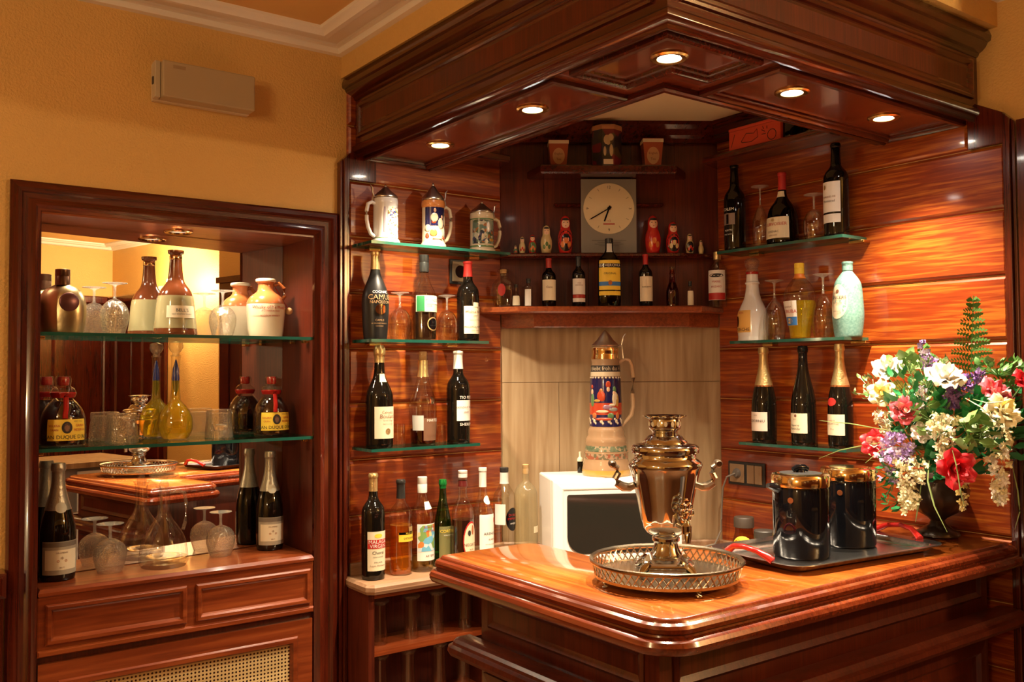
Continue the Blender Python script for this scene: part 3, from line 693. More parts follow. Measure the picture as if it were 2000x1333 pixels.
# ================================================================== BOTTLES AND GLASSES
# body outlines: (radius / R, height / H) up to the mouth
SH = {
 'bordeaux': [(0, 0), (.90, 0), (1, .012), (1, .60), (.98, .645), (.86, .69), (.55, .735), (.40, .77), (.36, .83), (.345, .955), (.40, .96), (.40, .985), (.34, 1), (0, 1)],
 'sherry': [(0, 0), (.92, 0), (1, .012), (1, .55), (.99, .60), (.88, .66), (.58, .71), (.42, .75), (.42, .80), (.37, .86), (.355, .96), (.41, .965), (.41, .99), (0, 1)],
 'champagne': [(0, 0), (.88, 0), (1, .015), (1, .36), (.97, .44), (.84, .54), (.62, .65), (.46, .74), (.36, .82), (.33, .93), (.40, .935), (.41, .965), (.36, 1), (0, 1)],
 'cognac': [(0, 0), (.90, 0), (1, .02), (.99, .30), (1.0, .42), (.96, .52), (.80, .62), (.52, .72), (.35, .80), (.31, .88), (.30, .96), (.36, .965), (.36, 1), (0, 1)],
 'camus': [(0, 0), (.80, 0), (.86, .02), (.93, .20), (1.0, .42), (.97, .50), (.78, .60), (.50, .70), (.34, .78), (.30, .90), (.29, .96), (.33, .965), (.33, 1), (0, 1)],
 'calvados': [(0, 0), (.94, 0), (1, .015), (1, .48), (.96, .53), (.74, .60), (.46, .68), (.38, .74), (.34, .90), (.42, .905), (.42, .96), (.30, 1), (0, 1)],
 'martell': [(0, 0), (.88, 0), (.90, .015), (.97, .22), (1, .38), (.95, .48), (.72, .58), (.46, .68), (.38, .75), (.34, .80), (.33, .95), (.37, .955), (.36, 1), (0, 1)],
 'round': [(0, 0), (.90, 0), (1, .015), (1, .54), (.95, .60), (.76, .67), (.50, .74), (.40, .80), (.37, .84), (.37, .97), (.37, 1), (0, 1)],
 'liqueur': [(0, 0), (.92, 0), (1, .015), (1, .46), (.97, .53), (.76, .60), (.46, .70), (.33, .78), (.33, .96), (.37, .965), (.36, 1), (0, 1)],
 'negrita': [(0, 0), (.92, 0), (1, .012), (1, .52), (.95, .60), (.72, .66), (.42, .72), (.37, .80), (.42, .84), (.37, .88), (.37, .95), (.37, 1), (0, 1)],
 'jim': [(0, 0), (.92, 0), (1, .015), (1, .62), (.92, .70), (.62, .76), (.36, .81), (.33, .86), (.33, 1), (0, 1)],
 'courv': [(0, 0), (.92, 0), (1, .02), (.97, .30), (.92, .42), (.78, .52), (.48, .60), (.27, .68), (.24, .80), (.23, .96), (.27, .965), (.26, 1), (0, 1)],
 'milk': [(0, 0), (.98, 0), (1, .01), (.97, .06), (1.0, .10), (1.0, .36), (.96, .42), (.76, .52), (.54, .62), (.44, .74), (.40, .82), (.48, .825), (.48, .85), (.40, .86), (.38, .96), (.40, 1), (0, 1)],
 'banana': [(0, 0), (.60, 0), (.63, .02), (.68, .12), (.82, .30), (.97, .46), (1, .55), (.94, .63), (.72, .72), (.40, .80), (.27, .84), (.27, .97), (.27, 1), (0, 1)],
 'lancer': [(0, 0), (.80, 0), (.86, .01), (.98, .22), (1.0, .32), (.93, .55), (.86, .70), (.70, .77), (.36, .86), (.30, .88), (.30, .97), (.36, .97), (.36, 1), (0, 1)],
 'bell': [(0, 0), (.96, 0), (1, .01), (1, .05), (.93, .14), (.86, .34), (.80, .46), (.66, .54), (.40, .62), (.33, .70), (.27, .90), (.26, .95), (.36, .955), (.37, .995), (0, 1)],
 'jug': [(0, 0), (.80, 0), (.88, .02), (.97, .30), (1, .50), (.97, .60), (.80, .70), (.46, .77), (.40, .82), (.38, .92), (.52, .94), (.54, .98), (.48, 1), (.34, 1), (.30, .96), (0, .95)],
 'duque': [(0, 0), (.90, 0), (.98, .02), (1.0, .12), (.99, .34), (.90, .48), (.66, .60), (.44, .665), (.40, .68), (.54, .72), (.56, .78), (.44, .83), (.30, .85), (.34, .90), (.36, .96), (.28, 1), (0, 1)],
 'flask': [(0, 0), (.86, 0), (.90, .02), (.99, .25), (1, .42), (.93, .58), (.70, .70), (.34, .755), (.28, .77), (.28, 1), (0, 1)],
 'globe': [(0, 0), (.55, 0), (.75, .02), (.98, .10), (1, .17), (.93, .25), (.66, .33), (.36, .38), (.25, .43), (.24, .84), (.30, .845), (.28, .86), (0, .86)],
 'square': [(0, 0), (.95, 0), (1, .012), (1, .66), (.92, .72), (.60, .78), (.40, .82), (.36, .86), (.36, 1), (0, 1)],
 'tall': [(0, 0), (.95, 0), (1, .012), (1, .66), (.96, .71), (.72, .77), (.36, .81), (.30, .84), (.30, .94), (.30, 1), (0, 1)],
 'mini': [(0, 0), (.92, 0), (1, .03), (1, .55), (.80, .66), (.42, .74), (.38, .86), (.42, .87), (.42, 1), (0, 1)],
}
FACE = {'A': R(2), 'B': R(-86), 'D': R(-34.3), 'N': R(-6)}
def where(wall, dep, u, vt, vb, z):
    vm = (vt+vb)/2
    if wall in 'AN': p = U(u, vm, x=dep); q = U(u, vt, x=dep)
    elif wall == 'B': p = U(u, vm, y=dep); q = U(u, vt, y=dep)
    else: p = UD(u, vm, dep); q = UD(u, vt, dep)
    return p, q[2]-z, float((p-CAM) @ FW)/FPX
def bottle(label, wall, dep, z, u, vt, vb, w, shape, body, group=None, cap=None, foil=None, parts=(), liquid=None, name='bottle', cat='bottle', seg=32, face=None, sc=(1, 1), mod=None, smoothn=2, rot=None):
    """cap = (z0 fraction, material); foil = list of (z0, z1, material); parts = label patches"""
    p, H, k = where(wall, dep, u, vt, vb, z)
    Rr = w/2*k
    fa = FACE[wall] if face is None else R(face)
    t = T(name, label, cat, (p[0], p[1], z), fa, group)
    raw = SH[shape] if isinstance(shape, str) else shape
    pr = [(r*Rr, h*H) for r, h in raw]
    pr = [pr[0]]+chaikin(pr[1:-1], smoothn)+[pr[-1]]
    bp_ = bodyprof(pr)
    MB().lathe(pr, seg, sx=sc[0], sy=sc[1], mod=mod).build('glass_body' if body not in CER else 'body', body, t, smooth=True, ang=60)
    if liquid:
        lm_, lv = liquid
        lp = [(0, .004)]+[(max(.001, r-.0022), max(.004, hh)) for r, hh in bp_ if hh < lv*H]
        lp += [(max(.001, rz_of(bp_, lv*H)-.0022), lv*H), (0, lv*H)]
        MB().lathe(lp, 24, sx=sc[0], sy=sc[1]).build('liquid', lm_, t, smooth=True, ang=60)
    for (a, b, m) in (foil or ()):
        zs = [a*H]+[hh for r, hh in bp_ if a*H < hh < b*H]+[b*H]
        fp_ = [(rz_of(bp_, q)+.0007, q) for q in zs]
        if b >= .995: fp_.append((0, b*H+.0008))
        MB().lathe(fp_, seg, sx=sc[0], sy=sc[1]).build('foil', m, t, smooth=True, ang=50)
    if cap:
        c0, cm = cap[0], cap[1]; rr = max(rz_of(bp_, c0*H), rz_of(bp_, .985*H))+.0012
        if len(cap) > 2: rr = cap[2]*Rr
        MB().lathe([(rr*.9, c0*H), (rr, c0*H+.001), (rr, c0*H+(H*(1-c0))*.55), (rr*.97, c0*H+(H*(1-c0))*.57), (rr, c0*H+(H*(1-c0))*.6), (rr*1.0, H), (rr*.9, H*1.004), (0, H*1.004)], 24).build('cap', cm, t, smooth=True)
    for q in parts:
        # q = dict(z=(z0,z1), a=half angle deg, c=centre deg, m=material, tx=[(text, zfrac, size/R, mat, offset deg)], shape=)
        z0, z1 = q['z']; c = R(q.get('c', 0)); ha = R(q.get('a', 50))
        o = MB(); wrap_patch(o, bp_, z0*H, z1*H, c-ha, c+ha, off=q.get('off', .0006), shape=q.get('shape'), sc=sc)
        lb = o.build(q.get('n', 'label'), q['m'], t, smooth=True, ang=60)
        for (a0, a1, b0, b1, mm, nm) in q.get('bands', ()):   # coloured fields on the label
            o = MB(); wrap_patch(o, bp_, a0*H, a1*H, c+R(b0), c+R(b1), off=q.get('off', .0006)+.0004, sc=sc, shape='oval' if nm.endswith('medallion') else None)
            o.build(nm, mm, lb, smooth=True, ang=60)
        bym = {}
        for tx in q.get('tx', ()): bym.setdefault(id(tx[3]), []).append(tx)
        for g in bym.values():
            o = MB()
            for s, zf, sz, mm, *off in g: wrap_text(o, s, sz*Rr, bp_, zf*H, c+R(off[0] if off else 0), off=q.get('off', .0006)+.0010, sc=sc, sx=off[1] if len(off) > 1 else 1)
            o.build('lettering', g[0][3], lb)
    return t, H, Rr, bp_
CER = ()
amber = glass('amber drink', (.95, .55, .10), (.7, .28, .02), 1.2, 0, .10, (.75, .30, .03))
cognac = glass('brown brandy', (.45, .10, .015), (.12, .02, .002), .5)
yell = glass('yellow liqueur', (.95, .84, .08), (.8, .6, .02), 1.6, 0, .14, (.85, .62, .03))
pink = glass('pink liqueur', (.60, .08, .12), (.2, .01, .02), .6)
red_g = glass('red tinted glass', (.62, .12, .16), (.25, .02, .03), 1.4)
m_turq = spotted('turquoise speckled glaze', [(.11, .24, .22), (.15, .31, .28), (.21, .37, .34)], 160, .45, .1, 'NOISE')
m_brownglz = pm('brown salt glaze', (.13, .035, .012), .12, coat=.8)
m_oliveglz = pm('olive grey glaze', (.30, .27, .14), .15, coat=.7)
m_terra = pm('terracotta glaze', (.42, .13, .04), .2, coat=.6)
m_beigeglz = pm('beige glaze', (.62, .53, .37), .22, coat=.5)
m_paint = spotted('painted landscape label', [(.15, .45, .65), (.55, .70, .75), (.65, .22, .05), (.20, .35, .10), (.75, .6, .3)], 55, .5, .1)
m_olivelab = pm('olive label', (.18, .17, .06), .5)
m_browlab = pm('brown label', (.20, .10, .055), .5)
m_frostlab = pm('pale frosted label', (.62, .64, .60), .5)
CER = (m_wht, m_turq, m_brownglz, m_oliveglz, m_terra, m_beigeglz)

# ---- left bar wall, middle shelf
X = .075
bottle('matte black brandy bottle with gold neck and bronze lettering, under the white stein', 'A', X, sA[1], 733, 493, 660, 54, 'camus', m_frost,
  foil=[(.80, 1.0, m_goldp)], parts=[dict(z=(.28, .40), a=24, c=-6, m=m_gold, n='medallion', shape='oval', off=.0015, tx=[('*', .335, .5, m_blackm)]),
  dict(z=(.12, .121), a=3, c=-8, m=m_frost, n='print', tx=[('COGNAC', .535, .26, m_whiteink, 2), ('CAMUS', .475, .52, m_lightink, 0, 1.05), ('NAPOLEON', .42, .30, m_lightink, 2), ('CAMUS', .215, .20, m_lightink, -2), ('LA GRANDE MARQUE', .18, .12, m_lightink, -2), ('COGNAC', .15, .13, m_lightink, -2)])])
bottle('liqueur bottle with green and white label and dark contents, between two upturned wine glasses', 'A', X, sA[1], 828, 499, 661, 50, 'liqueur', m_bottle,
  cap=(.80, m_blackm), liquid=(pm('dark liqueur', (.02, .008, .004), .1, coat=.8), .44),
  parts=[dict(z=(.33, .52), a=70, c=0, m=pm('green white label', (.62, .70, .45), .5), bands=[(.335, .515, -66, -30, pm('leaf green', (.02, .20, .06), .5), 'green_field'), (.42, .51, -20, 55, m_paper, 'white_field')], tx=[('MONZON', .465, .30, m_inkb, 14), ('LICOR', .40, .16, m_inkb, -8)]),
         dict(z=(.11, .27), a=30, c=12, m=m_goldp, n='seal', shape='oval', tx=[('LE', .21, .24, m_ink), ('CHATEAU', .17, .13, m_ink)]), dict(z=(.125, .255), a=26, c=12, m=m_black, n='seal', shape='oval', off=.001)])
bottle('dark sherry bottle with red capsule and cream label, right end of the middle shelf', 'A', X, sA[1], 914, 510, 664, 44, 'sherry', m_dark,
  foil=[(.80, 1.0, m_redp)], parts=[dict(z=(.09, .43), a=62, c=6, m=m_cream, bands=[(.42, .475, -14, 22, m_cream, 'label_top')],
  tx=[('Walnut Brown', .36, .34, m_inkb, 2), ('SHERRY', .31, .14, m_ink), ('DELICIOUSLY SMOOTH', .26, .11, m_inkb), ('WILLIAMS & HUMBERT', .175, .21, m_ink, 0), ('JEREZ - ESPAÑA', .13, .12, m_inkb)])])
def wineglass(label, wall, dep, z, u, vt, vb, wb, wf, group, cut=False, bowl='wine', face=0):
    """upturned stem glass: rim down on the shelf, foot in the air"""
    p, H, k = where(wall, dep, u, vt, vb, z); rb = wb/2*k; rf = wf/2*k
    t = T('stem_glass', label, 'glass', (p[0], p[1], z), 0, group)
    m = m_cut if cut else m_glass
    if bowl == 'brandy': pr = [(.72, 0), (.84, .12), (.97, .27), (1.0, .38), (.93, .50), (.70, .60), (.38, .665), (.14, .69)]; zf = .69
    elif bowl == 'flute': pr = [(.78, 0), (.92, .10), (1, .25), (.96, .40), (.80, .52), (.50, .62), (.22, .68), (.14, .70)]; zf = .70
    else: pr = [(.84, 0), (.94, .14), (1, .30), (.98, .42), (.80, .56), (.50, .645), (.2, .685), (.12, .69)]; zf = .69
    outer = chaikin([(a*rb, b*H) for a, b in pr], 2)
    inner = [(max(0, a-.0014), b) for a, b in outer if b < (zf-.05)*H]+[(0, (zf-.045)*H)]
    mod = (lambda a, i, zz: 1+.012*math.cos(18*a)) if cut else None
    MB().lathe(inner[::-1]+outer, 36, mod=mod).build('bowl', m, t, smooth=True, ang=70)
    st = [(.12*rb, zf*H), (.10*rb, (zf+.03)*H), (.085*rb, (zf+.10)*H), (.10*rb, .93*H), (.16*rb, .955*H), (rf*.5, .975*H), (rf, .992*H), (rf, H), (0, H)]
    MB().lathe(st, 32).build('stem_and_foot', m_stem, t, smooth=True, ang=60)
    return t
GA = 'upturned wine glasses on the bar shelves'
wineglass('upturned clear wine glass beside the matte black brandy bottle', 'A', X, sA[1], 781, 572, 661, 45, 36, GA)
wineglass('upturned clear wine glass beside the red-capped sherry bottle', 'A', X, sA[1], 873, 578, 662, 42, 34, GA)
# ---- left bar wall, lower shelf
bottle('dark apple-brandy bottle with wax-dipped gold top and tall cream label', 'A', X, sA[2], 741, 675, 871, 54, 'calvados', m_dark,
  foil=[(.83, 1.0, m_goldp)], parts=[dict(z=(.09, .40), a=58, c=8, m=m_cream, bands=[(.13, .19, -12, 12, m_goldp, 'seal_medallion')],
  tx=[('Calvados', .345, .26, m_inkb), ('Boulard', .305, .40, m_inkb), ('Grand Solage', .265, .15, m_inkb), ('PAYS D AUGE', .23, .13, m_inkb)]),
  dict(z=(.64, .72), a=28, c=0, m=m_cream, n='neck_band')])
bottle('half-empty brandy bottle with cork stopper and brown label, middle of the lower left shelf', 'A', X, sA[2], 826, 688, 866, 54, 'martell', m_bottle,
  foil=[(.73, .91, m_goldp)], cap=(.91, m_cork, .28), liquid=(cognac, .17), parts=[dict(z=(.05, .29), a=46, c=16, m=m_browlab, tx=[('MARTELL', .265, .27, m_whiteink), ('VS', .21, .2, m_inkb), ('COGNAC', .10, .24, m_inkb)]),
  dict(z=(.16, .32), a=26, c=-56, m=m_frostlab, n='back_label'), dict(z=(.44, .52), a=16, c=10, m=m_chrome, n='seal', shape='oval', off=.0015)])
bottle('dark sherry bottle with white capsule, white letters and white label', 'A', X, sA[2], 895, 685, 862, 46, 'sherry', m_dark,
  foil=[(.80, 1.0, m_paper)], parts=[dict(z=(.24, .46), a=50, c=8, m=m_paper, tx=[('TIO PEPE', .49, .34, m_whiteink, 2), ('GONZALEZ BYASS', .385, .21, m_inkb), ('JEREZ', .33, .22, m_inkb), ('SHERRY', .20, .36, m_whiteink)])])
def tumbler(label, wall, dep, z, u, vt, vb, w, group, cut=False, up=False, m=None):
    p, H, k = where(wall, dep, u, vt, vb, z); r = w/2*k
    m = m or (m_cut if cut else m_glass)
    mod = (lambda a, i, zz: 1+(.03*math.cos(14*a) if zz < .72*H else .012*math.cos(28*a))) if cut else None
    pr = [(0, .86*H), (r*.80, .87*H), (r*.92, 0), (r, 0), (r*.97, .3*H), (r*.90, .74*H), (r*.93, .78*H), (r*.90, .985*H), (r*.84, H), (0, H)] if cut else \
         [(0, .9*H), (r*.88, .9*H), (r*.95, 0), (r, 0), (r*.96, .97*H), (r*.90, H), (0, H)]
    o = MB().lathe(pr, 42, mod=mod).build('tumbler', m, smooth=True, ang=50)
    o.location = (p[0], p[1], z); return tag(o, label, 'glass', group)
tumbler('small upturned glass between the cream-labelled dark bottle and the half-empty brandy', 'A', .06, sA[2], 779, 829, 870, 26, 'small upturned glasses on the lower left shelf')
tumbler('small upturned glass between the half-empty brandy and the white-capped sherry', 'A', .06, sA[2], 858, 826, 865, 26, 'small upturned glasses on the lower left shelf')

# ---- worktop row
ZW = .8802
def face_out(a): return a
bottle('dark sweet-wine bottle with gold cap and long red-banded cream label, on the worktop', 'A', .098, ZW, 729, 925, 1127, 46, 'bordeaux', m_dark, foil=[(.83, 1.0, m_goldp)],
  parts=[dict(z=(.09, .46), a=54, c=22-20, m=m_cream, bands=[(.30, .385, -53, 53, m_redp, 'red_band'), (.40, .44, -20, 20, m_yellow, 'crest_medallion')],
  tx=[('MALAGA', .362, .42, m_whiteink), ('VIRGEN', .322, .42, m_whiteink), ('Choral', .26, .38, m_ink), ('PEDRO XIMENEZ', .22, .12, m_ink), ('MALAGA', .17, .18, m_ink), ('Lopez Hermanos', .14, .2, m_inkb)])], face=-4)
bottle('amber wine bottle with black capsule and yellow strip label, second bottle on the worktop', 'A', .092, ZW, 783, 937, 1117, 45, 'bordeaux', m_bottle, foil=[(.80, 1.0, m_blackm)],
  liquid=(amber, .52), parts=[dict(z=(.355, .45), a=62, c=20, m=m_yellow, bands=[(.43, .455, -61, 61, m_black, 'black_band'), (.46, .51, -10, 20, m_goldp, 'crest')], tx=[('VILLA  LOS', .4425, .2, m_yellow), ('DESIDERIUS', .39, .25, m_ink)])])
bottle('white-capped rum bottle with a painted landscape label', 'A', .088, ZW, 825, 932, 1110, 46, 'round', m_bottle, cap=(.83, m_whtp), liquid=(glass('faint rum', (.82, .72, .45), (.4, .3, .1), .4), .22),
  parts=[dict(z=(.12, .51), a=66, c=8, m=m_paper, bands=[(.22, .50, -62, 62, m_paint, 'picture')], tx=[('RON MIEL', .475, .26, m_redp), ('CANARIAS', .435, .24, m_redp), ('ARTEMI', .17, .26, m_inkb)]), dict(z=(.66, .74), a=34, c=18, m=m_paper, n='neck_label')])
bottle('green cider bottle with olive label in the worktop row', 'A', .074, ZW, 865, 937, 1100, 38, 'champagne', m_green, foil=[(.90, 1.0, pm('green foil', (.01, .25, .05), .3, .5))],
  parts=[dict(z=(.05, .47), a=60, c=4, m=m_olivelab, tx=[('CORTINA', .415, .42, m_yellow), ('SIDRA NATURAL', .37, .15, m_whiteink), ('ASTURIAS', .34, .14, m_inkb)])])
bottle('rum bottle with bulging neck, white stopper and red-rimmed oval label', 'A', .135, ZW, 904, 920, 1095, 44, 'negrita', m_bottle, cap=(.93, m_whtp, .42), foil=[(.84, .90, pm('maroon seal', (.10, .01, .01), .3))],
  liquid=(pm('dark rum', (.03, .010, .006), .1, coat=.6), .50), parts=[dict(z=(.08, .49), a=46, c=12, m=m_redp, shape='oval'), dict(z=(.10, .47), a=41, c=12, m=m_cream, shape='oval', off=.0012, tx=[('NEGRITA', .25, .36, m_inkb), ('RUM', .20, .2, m_inkb)], bands=[(.34, .40, -22, -4, m_ink, 'fruit_medallion'), (.35, .45, 0, 18, m_terra, 'figure_medallion')])])
bottle('clear rum bottle with white capsule and large white label', 'A', .115, ZW, 943, 914, 1085, 42, 'liqueur', m_bottle, foil=[(.80, 1.0, m_paper)],
  parts=[dict(z=(.10, .52), a=64, c=10, m=m_paper, bands=[(.10, .115, -60, 60, m_ink, 'black_band'), (.43, .48, 26, 44, m_redp, 'stamp')], tx=[('AREHUCAS', .32, .36, m_ink, 10), ('BLANCO', .26, .22, m_inkb, 10), ('RON DE CANARIAS', .21, .13, m_inkb)]), dict(z=(.62, .71), a=40, c=12, m=m_paper, n='neck_label', shape='oval')])
bottle('clear spirit bottle with black cap and black and red shield label', 'A', .125, ZW, 985, 914, 1080, 44, 'square', m_bottle, cap=(.955, m_blackm), foil=[(.83, .95, m_frostlab)],
  parts=[dict(z=(.33, .58), a=40, c=10, m=m_black, shape='oval', tx=[('DOBLE', .50, .3, m_red), ('IMPERIO', .46, .3, m_red), ('ANEJO', .41, .2, m_whiteink)]), dict(z=(.40, .62), a=30, c=-62, m=m_frostlab, n='back_label')])
bottle('tall ribbed clear bottle with a cork stopper, beside the microwave', 'A', .135, ZW, 1027, 908, 1075, 46, 'tall', m_ribbed, cap=(.90, m_cork, .26),
  mod=lambda a, i, zz: 1+.01*math.sin(zz*900), parts=[dict(z=(.28, .35), a=24, c=26, m=m_cream, n='price_tag')])

# ---- right bar wall
Y1 = -.075
bottle('dark port bottle with white printed lettering, left end of the upper right shelf', 'B', Y1, sB[0], 1435, 322, 488, 42, 'sherry', m_dark,
  parts=[dict(z=(.12, .121), a=3, c=0, m=m_dark, n='print', tx=[('CALEM', .475, .36, m_whiteink), ('PORTO', .235, .24, m_whiteink), ('FINE TAWNY', .19, .16, m_whiteink)]), dict(z=(.30, .43), a=36, c=0, m=pm('dark picture label', (.25, .18, .15), .5), bands=[(.31, .42, -14, 2, m_black, 'figure')])])
bottle('dark green cognac bottle with red neck and cream label, between two upturned glasses', 'B', Y1, sB[0], 1528, 338, 468, 62, 'courv', m_green2, foil=[(.76, 1.0, m_redp)],
  parts=[dict(z=(.08, .37), a=60, c=-4, m=m_cream, bands=[(.31, .35, -8, 6, m_goldp, 'crest_medallion')], tx=[('COURVOISIER', .27, .28, m_redp), ('COGNAC', .17, .18, m_ink), ('NAPOLEON', .12, .11, m_inkb)]), dict(z=(.66, .74), a=60, c=0, m=m_cream, n='neck_medallion')])
bottle('tall dark red-wine bottle with cream label, right end of the upper right shelf', 'B', Y1, sB[0], 1633, 280, 455, 48, 'bordeaux', m_dark, foil=[(.78, 1.0, m_black)],
  parts=[dict(z=(.26, .58), a=56, c=-8, m=m_paper, tx=[('MARQUES DE', .42, .2, m_inkb), ('Monistrol', .375, .28, m_ink)], bands=[(.50, .55, -30, -14, m_goldp, 'crest_medallion')]), dict(z=(.15, .24), a=56, c=-8, m=m_paper, n='lower_label')])
wineglass('upturned frosted flute glass beside the dark port bottle', 'B', Y1, sB[0], 1485, 364, 478, 32, 34, GA, bowl='flute')
wineglass('upturned clear wine glass beside the tall red-wine bottle', 'B', Y1, sB[0], 1590, 380, 463, 42, 38, GA)
t, H, Rr, bp_ = bottle('white porcelain liqueur bottle with an orange label and glass stopper', 'B', Y1, sB[1], 1470, 532, 663, 58, 'milk', m_wht,
  parts=[dict(z=(.12, .44), a=44, c=-18, m=pm('orange label', (.72, .42, .10), .5), bands=[(.20, .36, -34, -10, m_black, 'portrait_medallion')], tx=[('PONCHE', .16, .3, m_ink, 6), ('CREMA', .40, .16, m_redp, 0)])])
MB().lathe([(.38*Rr, H), (.42*Rr, H*1.03), (.36*Rr, H*1.05), (.46*Rr, H*1.09), (.50*Rr, H*1.16), (.30*Rr, H*1.20), (0, H*1.205)], 16).build('stopper', m_cut, t, smooth=True)
MB().lathe([(.41*Rr, H*.965), (.44*Rr, H*.97), (.44*Rr, H*1.0), (.41*Rr, H*1.005)], 24).build('red_collar', m_red, t, smooth=True)
bottle('faceted yellow banana-liqueur bottle with a picture label', 'B', Y1, sB[1], 1562, 515, 658, 62, 'banana', m_bottle, cap=(.86, m_yellow), liquid=(yell, .50), mod=lambda a, i, zz: 1+.02*math.cos(10*a), seg=60,
  foil=[(.80, .86, pm('orange seal', (.7, .2, .03), .4))], parts=[dict(z=(.18, .50), a=40, c=-20, m=m_paper, bands=[(.18, .29, -39, 39, pm('label blue', (.04, .18, .50), .5), 'blue_field'), (.20, .275, -20, 16, m_yellow, 'banana_medallion')], tx=[('CORUBA', .36, .30, m_redp), ('BANANA', .42, .16, m_inkb)])])
bottle('turquoise stoneware rose-wine bottle with an oval cream label, right end of the middle right shelf', 'B', Y1, sB[1], 1656, 512, 656, 60, 'lancer', m_turq, cap=(.88, m_turq, .34),
  parts=[dict(z=(.24, .70), a=44, c=-14, m=m_cream, shape='oval', tx=[('LANCERS', .52, .30, m_ink), ('Vin Rose', .45, .2, m_inkb), ('PORTUGAL', .34, .12, m_inkb)], bands=[(.58, .63, -8, 8, m_inkb, 'crown_medallion')])])
wineglass('upturned clear champagne glass beside the white porcelain bottle', 'B', Y1, sB[1], 1513, 548, 662, 44, 36, GA, bowl='flute')
wineglass('upturned clear champagne glass between the banana liqueur and the turquoise bottle', 'B', Y1, sB[1], 1608, 536, 658, 44, 38, GA, bowl='flute')
GC = 'sparkling wine on the lower right shelf'
def cava(label, u, vt, vb, foilm, lab, txt, extra=()):
    return bottle(label, 'B', Y1, sB[2], u, vt, vb, 48, 'champagne', m_dark, foil=[(.60, 1.0, foilm)] if foilm is not m_black else [(.80, 1.0, m_black)],
                  parts=[dict(z=(.12, .32), a=58, c=-10, m=lab, tx=txt)]+list(extra), group=None)
cava('sparkling-wine bottle with gold foil and pinkish label, left on the lower right shelf', 1492, 679, 864, m_goldp, pm('rose paper', (.74, .62, .52), .6), [('CODORNIU', .225, .30, m_ink), ('CAVA', .285, .14, m_inkb)], [dict(z=(.585, .64), a=175, c=0, m=pm('copper band', (.45, .14, .04), .3, .6), n='neck_band')])
cava('all-black sparkling-wine bottle with a signed cream label, middle of the lower right shelf', 1569, 676, 867, m_black, m_cream, [('Reserva', .20, .24, m_ink), ('Particular', .165, .24, m_ink), ('BRUT', .26, .12, m_inkb)], [dict(z=(.28, .31), a=7, c=-8, m=m_inkb, n='crest', shape='oval')])
cava('sparkling-wine bottle with gold foil, red seal and white label, right on the lower right shelf', 1641, 672, 871, m_goldp, m_cream, [('DUC DE', .26, .14, m_redp), ('DE CARTAGE', .23, .19, m_inkb), ('Brut', .18, .18, m_inkb)], [dict(z=(.585, .64), a=175, c=0, m=pm('copper band', (.45, .14, .04), .3, .6), n='neck_band'), dict(z=(.40, .48), a=28, c=-18, m=m_redp, n='seal', shape='oval')])

# ---- corner shelf, small bottles
E1 = .085
def cb_(label, u, vt, w, shape, body, **k): return bottle(label, 'D', k.pop('dep', E1), zS1, u, vt, k.pop('vb', 598), w, shape, body, smoothn=1, seg=24, **k)
cb_('small round cognac flask with cork and red oval label, left end of the corner shelf', 983, 527, 44, 'jug', m_bottle, dep=.06, cap=(.90, m_cork, .30), sc=(.6, 1), parts=[dict(z=(.30, .62), a=20, c=-10, m=m_redp, shape='oval')])
cb_('tiny clear miniature bottle with a dark cap beside the round cognac flask', 1008, 556, 18, 'courv', m_bottle, dep=.07, cap=(.86, m_blackm), parts=[dict(z=(.08, .5), a=50, c=0, m=m_cream)])
cb_('tiny square miniature bottle with a narrow white label', 1032, 545, 18, 'square', m_bottle, cap=(.84, m_blackm), parts=[dict(z=(.04, .62), a=40, c=-10, m=m_paper)])
cb_('quarter-size green wine bottle with red capsule and cream label', 1072, 505, 28, 'bordeaux', m_green2, foil=[(.80, 1, pm('dull red foil', (.40, .03, .02), .4))], parts=[dict(z=(.13, .55), a=64, c=0, m=m_cream, tx=[('Cune', .40, .4, m_inkb)])])
cb_('quarter-size dark wine bottle with black capsule and two-part white label', 1130, 501, 27, 'bordeaux', m_dark, foil=[(.80, 1, m_blackm)], parts=[dict(z=(.24, .55), a=62, c=0, m=m_paper, tx=[('VINA', .46, .24, m_inkb), ('ARDANZA', .42, .24, m_inkb)]), dict(z=(.17, .235), a=62, c=0, m=pm('dull red foil', (.40, .03, .02), .4), n='red_band'), dict(z=(.09, .165), a=62, c=0, m=m_paper)])
cb_('flat green herbal-liqueur bottle with a yellow and blue label, before the clock', 1190, 467, 45, 'jim', m_green2, dep=.105, cap=(.93, m_blackm), sc=(.55, 1), parts=[dict(z=(.24, .68), a=66, c=0, m=m_yellow, sc=1, bands=[(.30, .36, -66, 66, pm('label blue', (.04, .18, .50), .5), 'blue_band'), (.57, .63, -80, 80, m_dark, 'dark_band'), (.31, .38, -10, 10, m_terra, 'seal_medallion')],
   tx=[('BECHEROVKA', .60, .34, m_whiteink), ('ORIGINAL', .48, .24, m_ink)]), dict(z=(.16, .22), a=66, c=0, m=m_yellow, n='lower_label'), dict(z=(.80, .93), a=40, c=0, m=m_frostlab, n='neck_label')])
cb_('quarter-size dark wine bottle with bright red capsule and cream label', 1261, 497, 27, 'bordeaux', m_dark, foil=[(.80, 1, m_redp)], parts=[dict(z=(.10, .57), a=64, c=0, m=m_cream, tx=[('BORDEAUX', .37, .26, m_ink)])])
cb_('small pink liqueur bottle with a glass top', 1313, 522, 24, 'milk', red_g, cap=(.93, m_cut, .5), liquid=(pink, .6))
cb_('tiny miniature bottle with dark cap and yellowish label, right on the corner shelf', 1348, 550, 13, 'mini', m_bottle, cap=(.80, m_blackm), parts=[dict(z=(.06, .62), a=60, c=0, m=m_cream)])
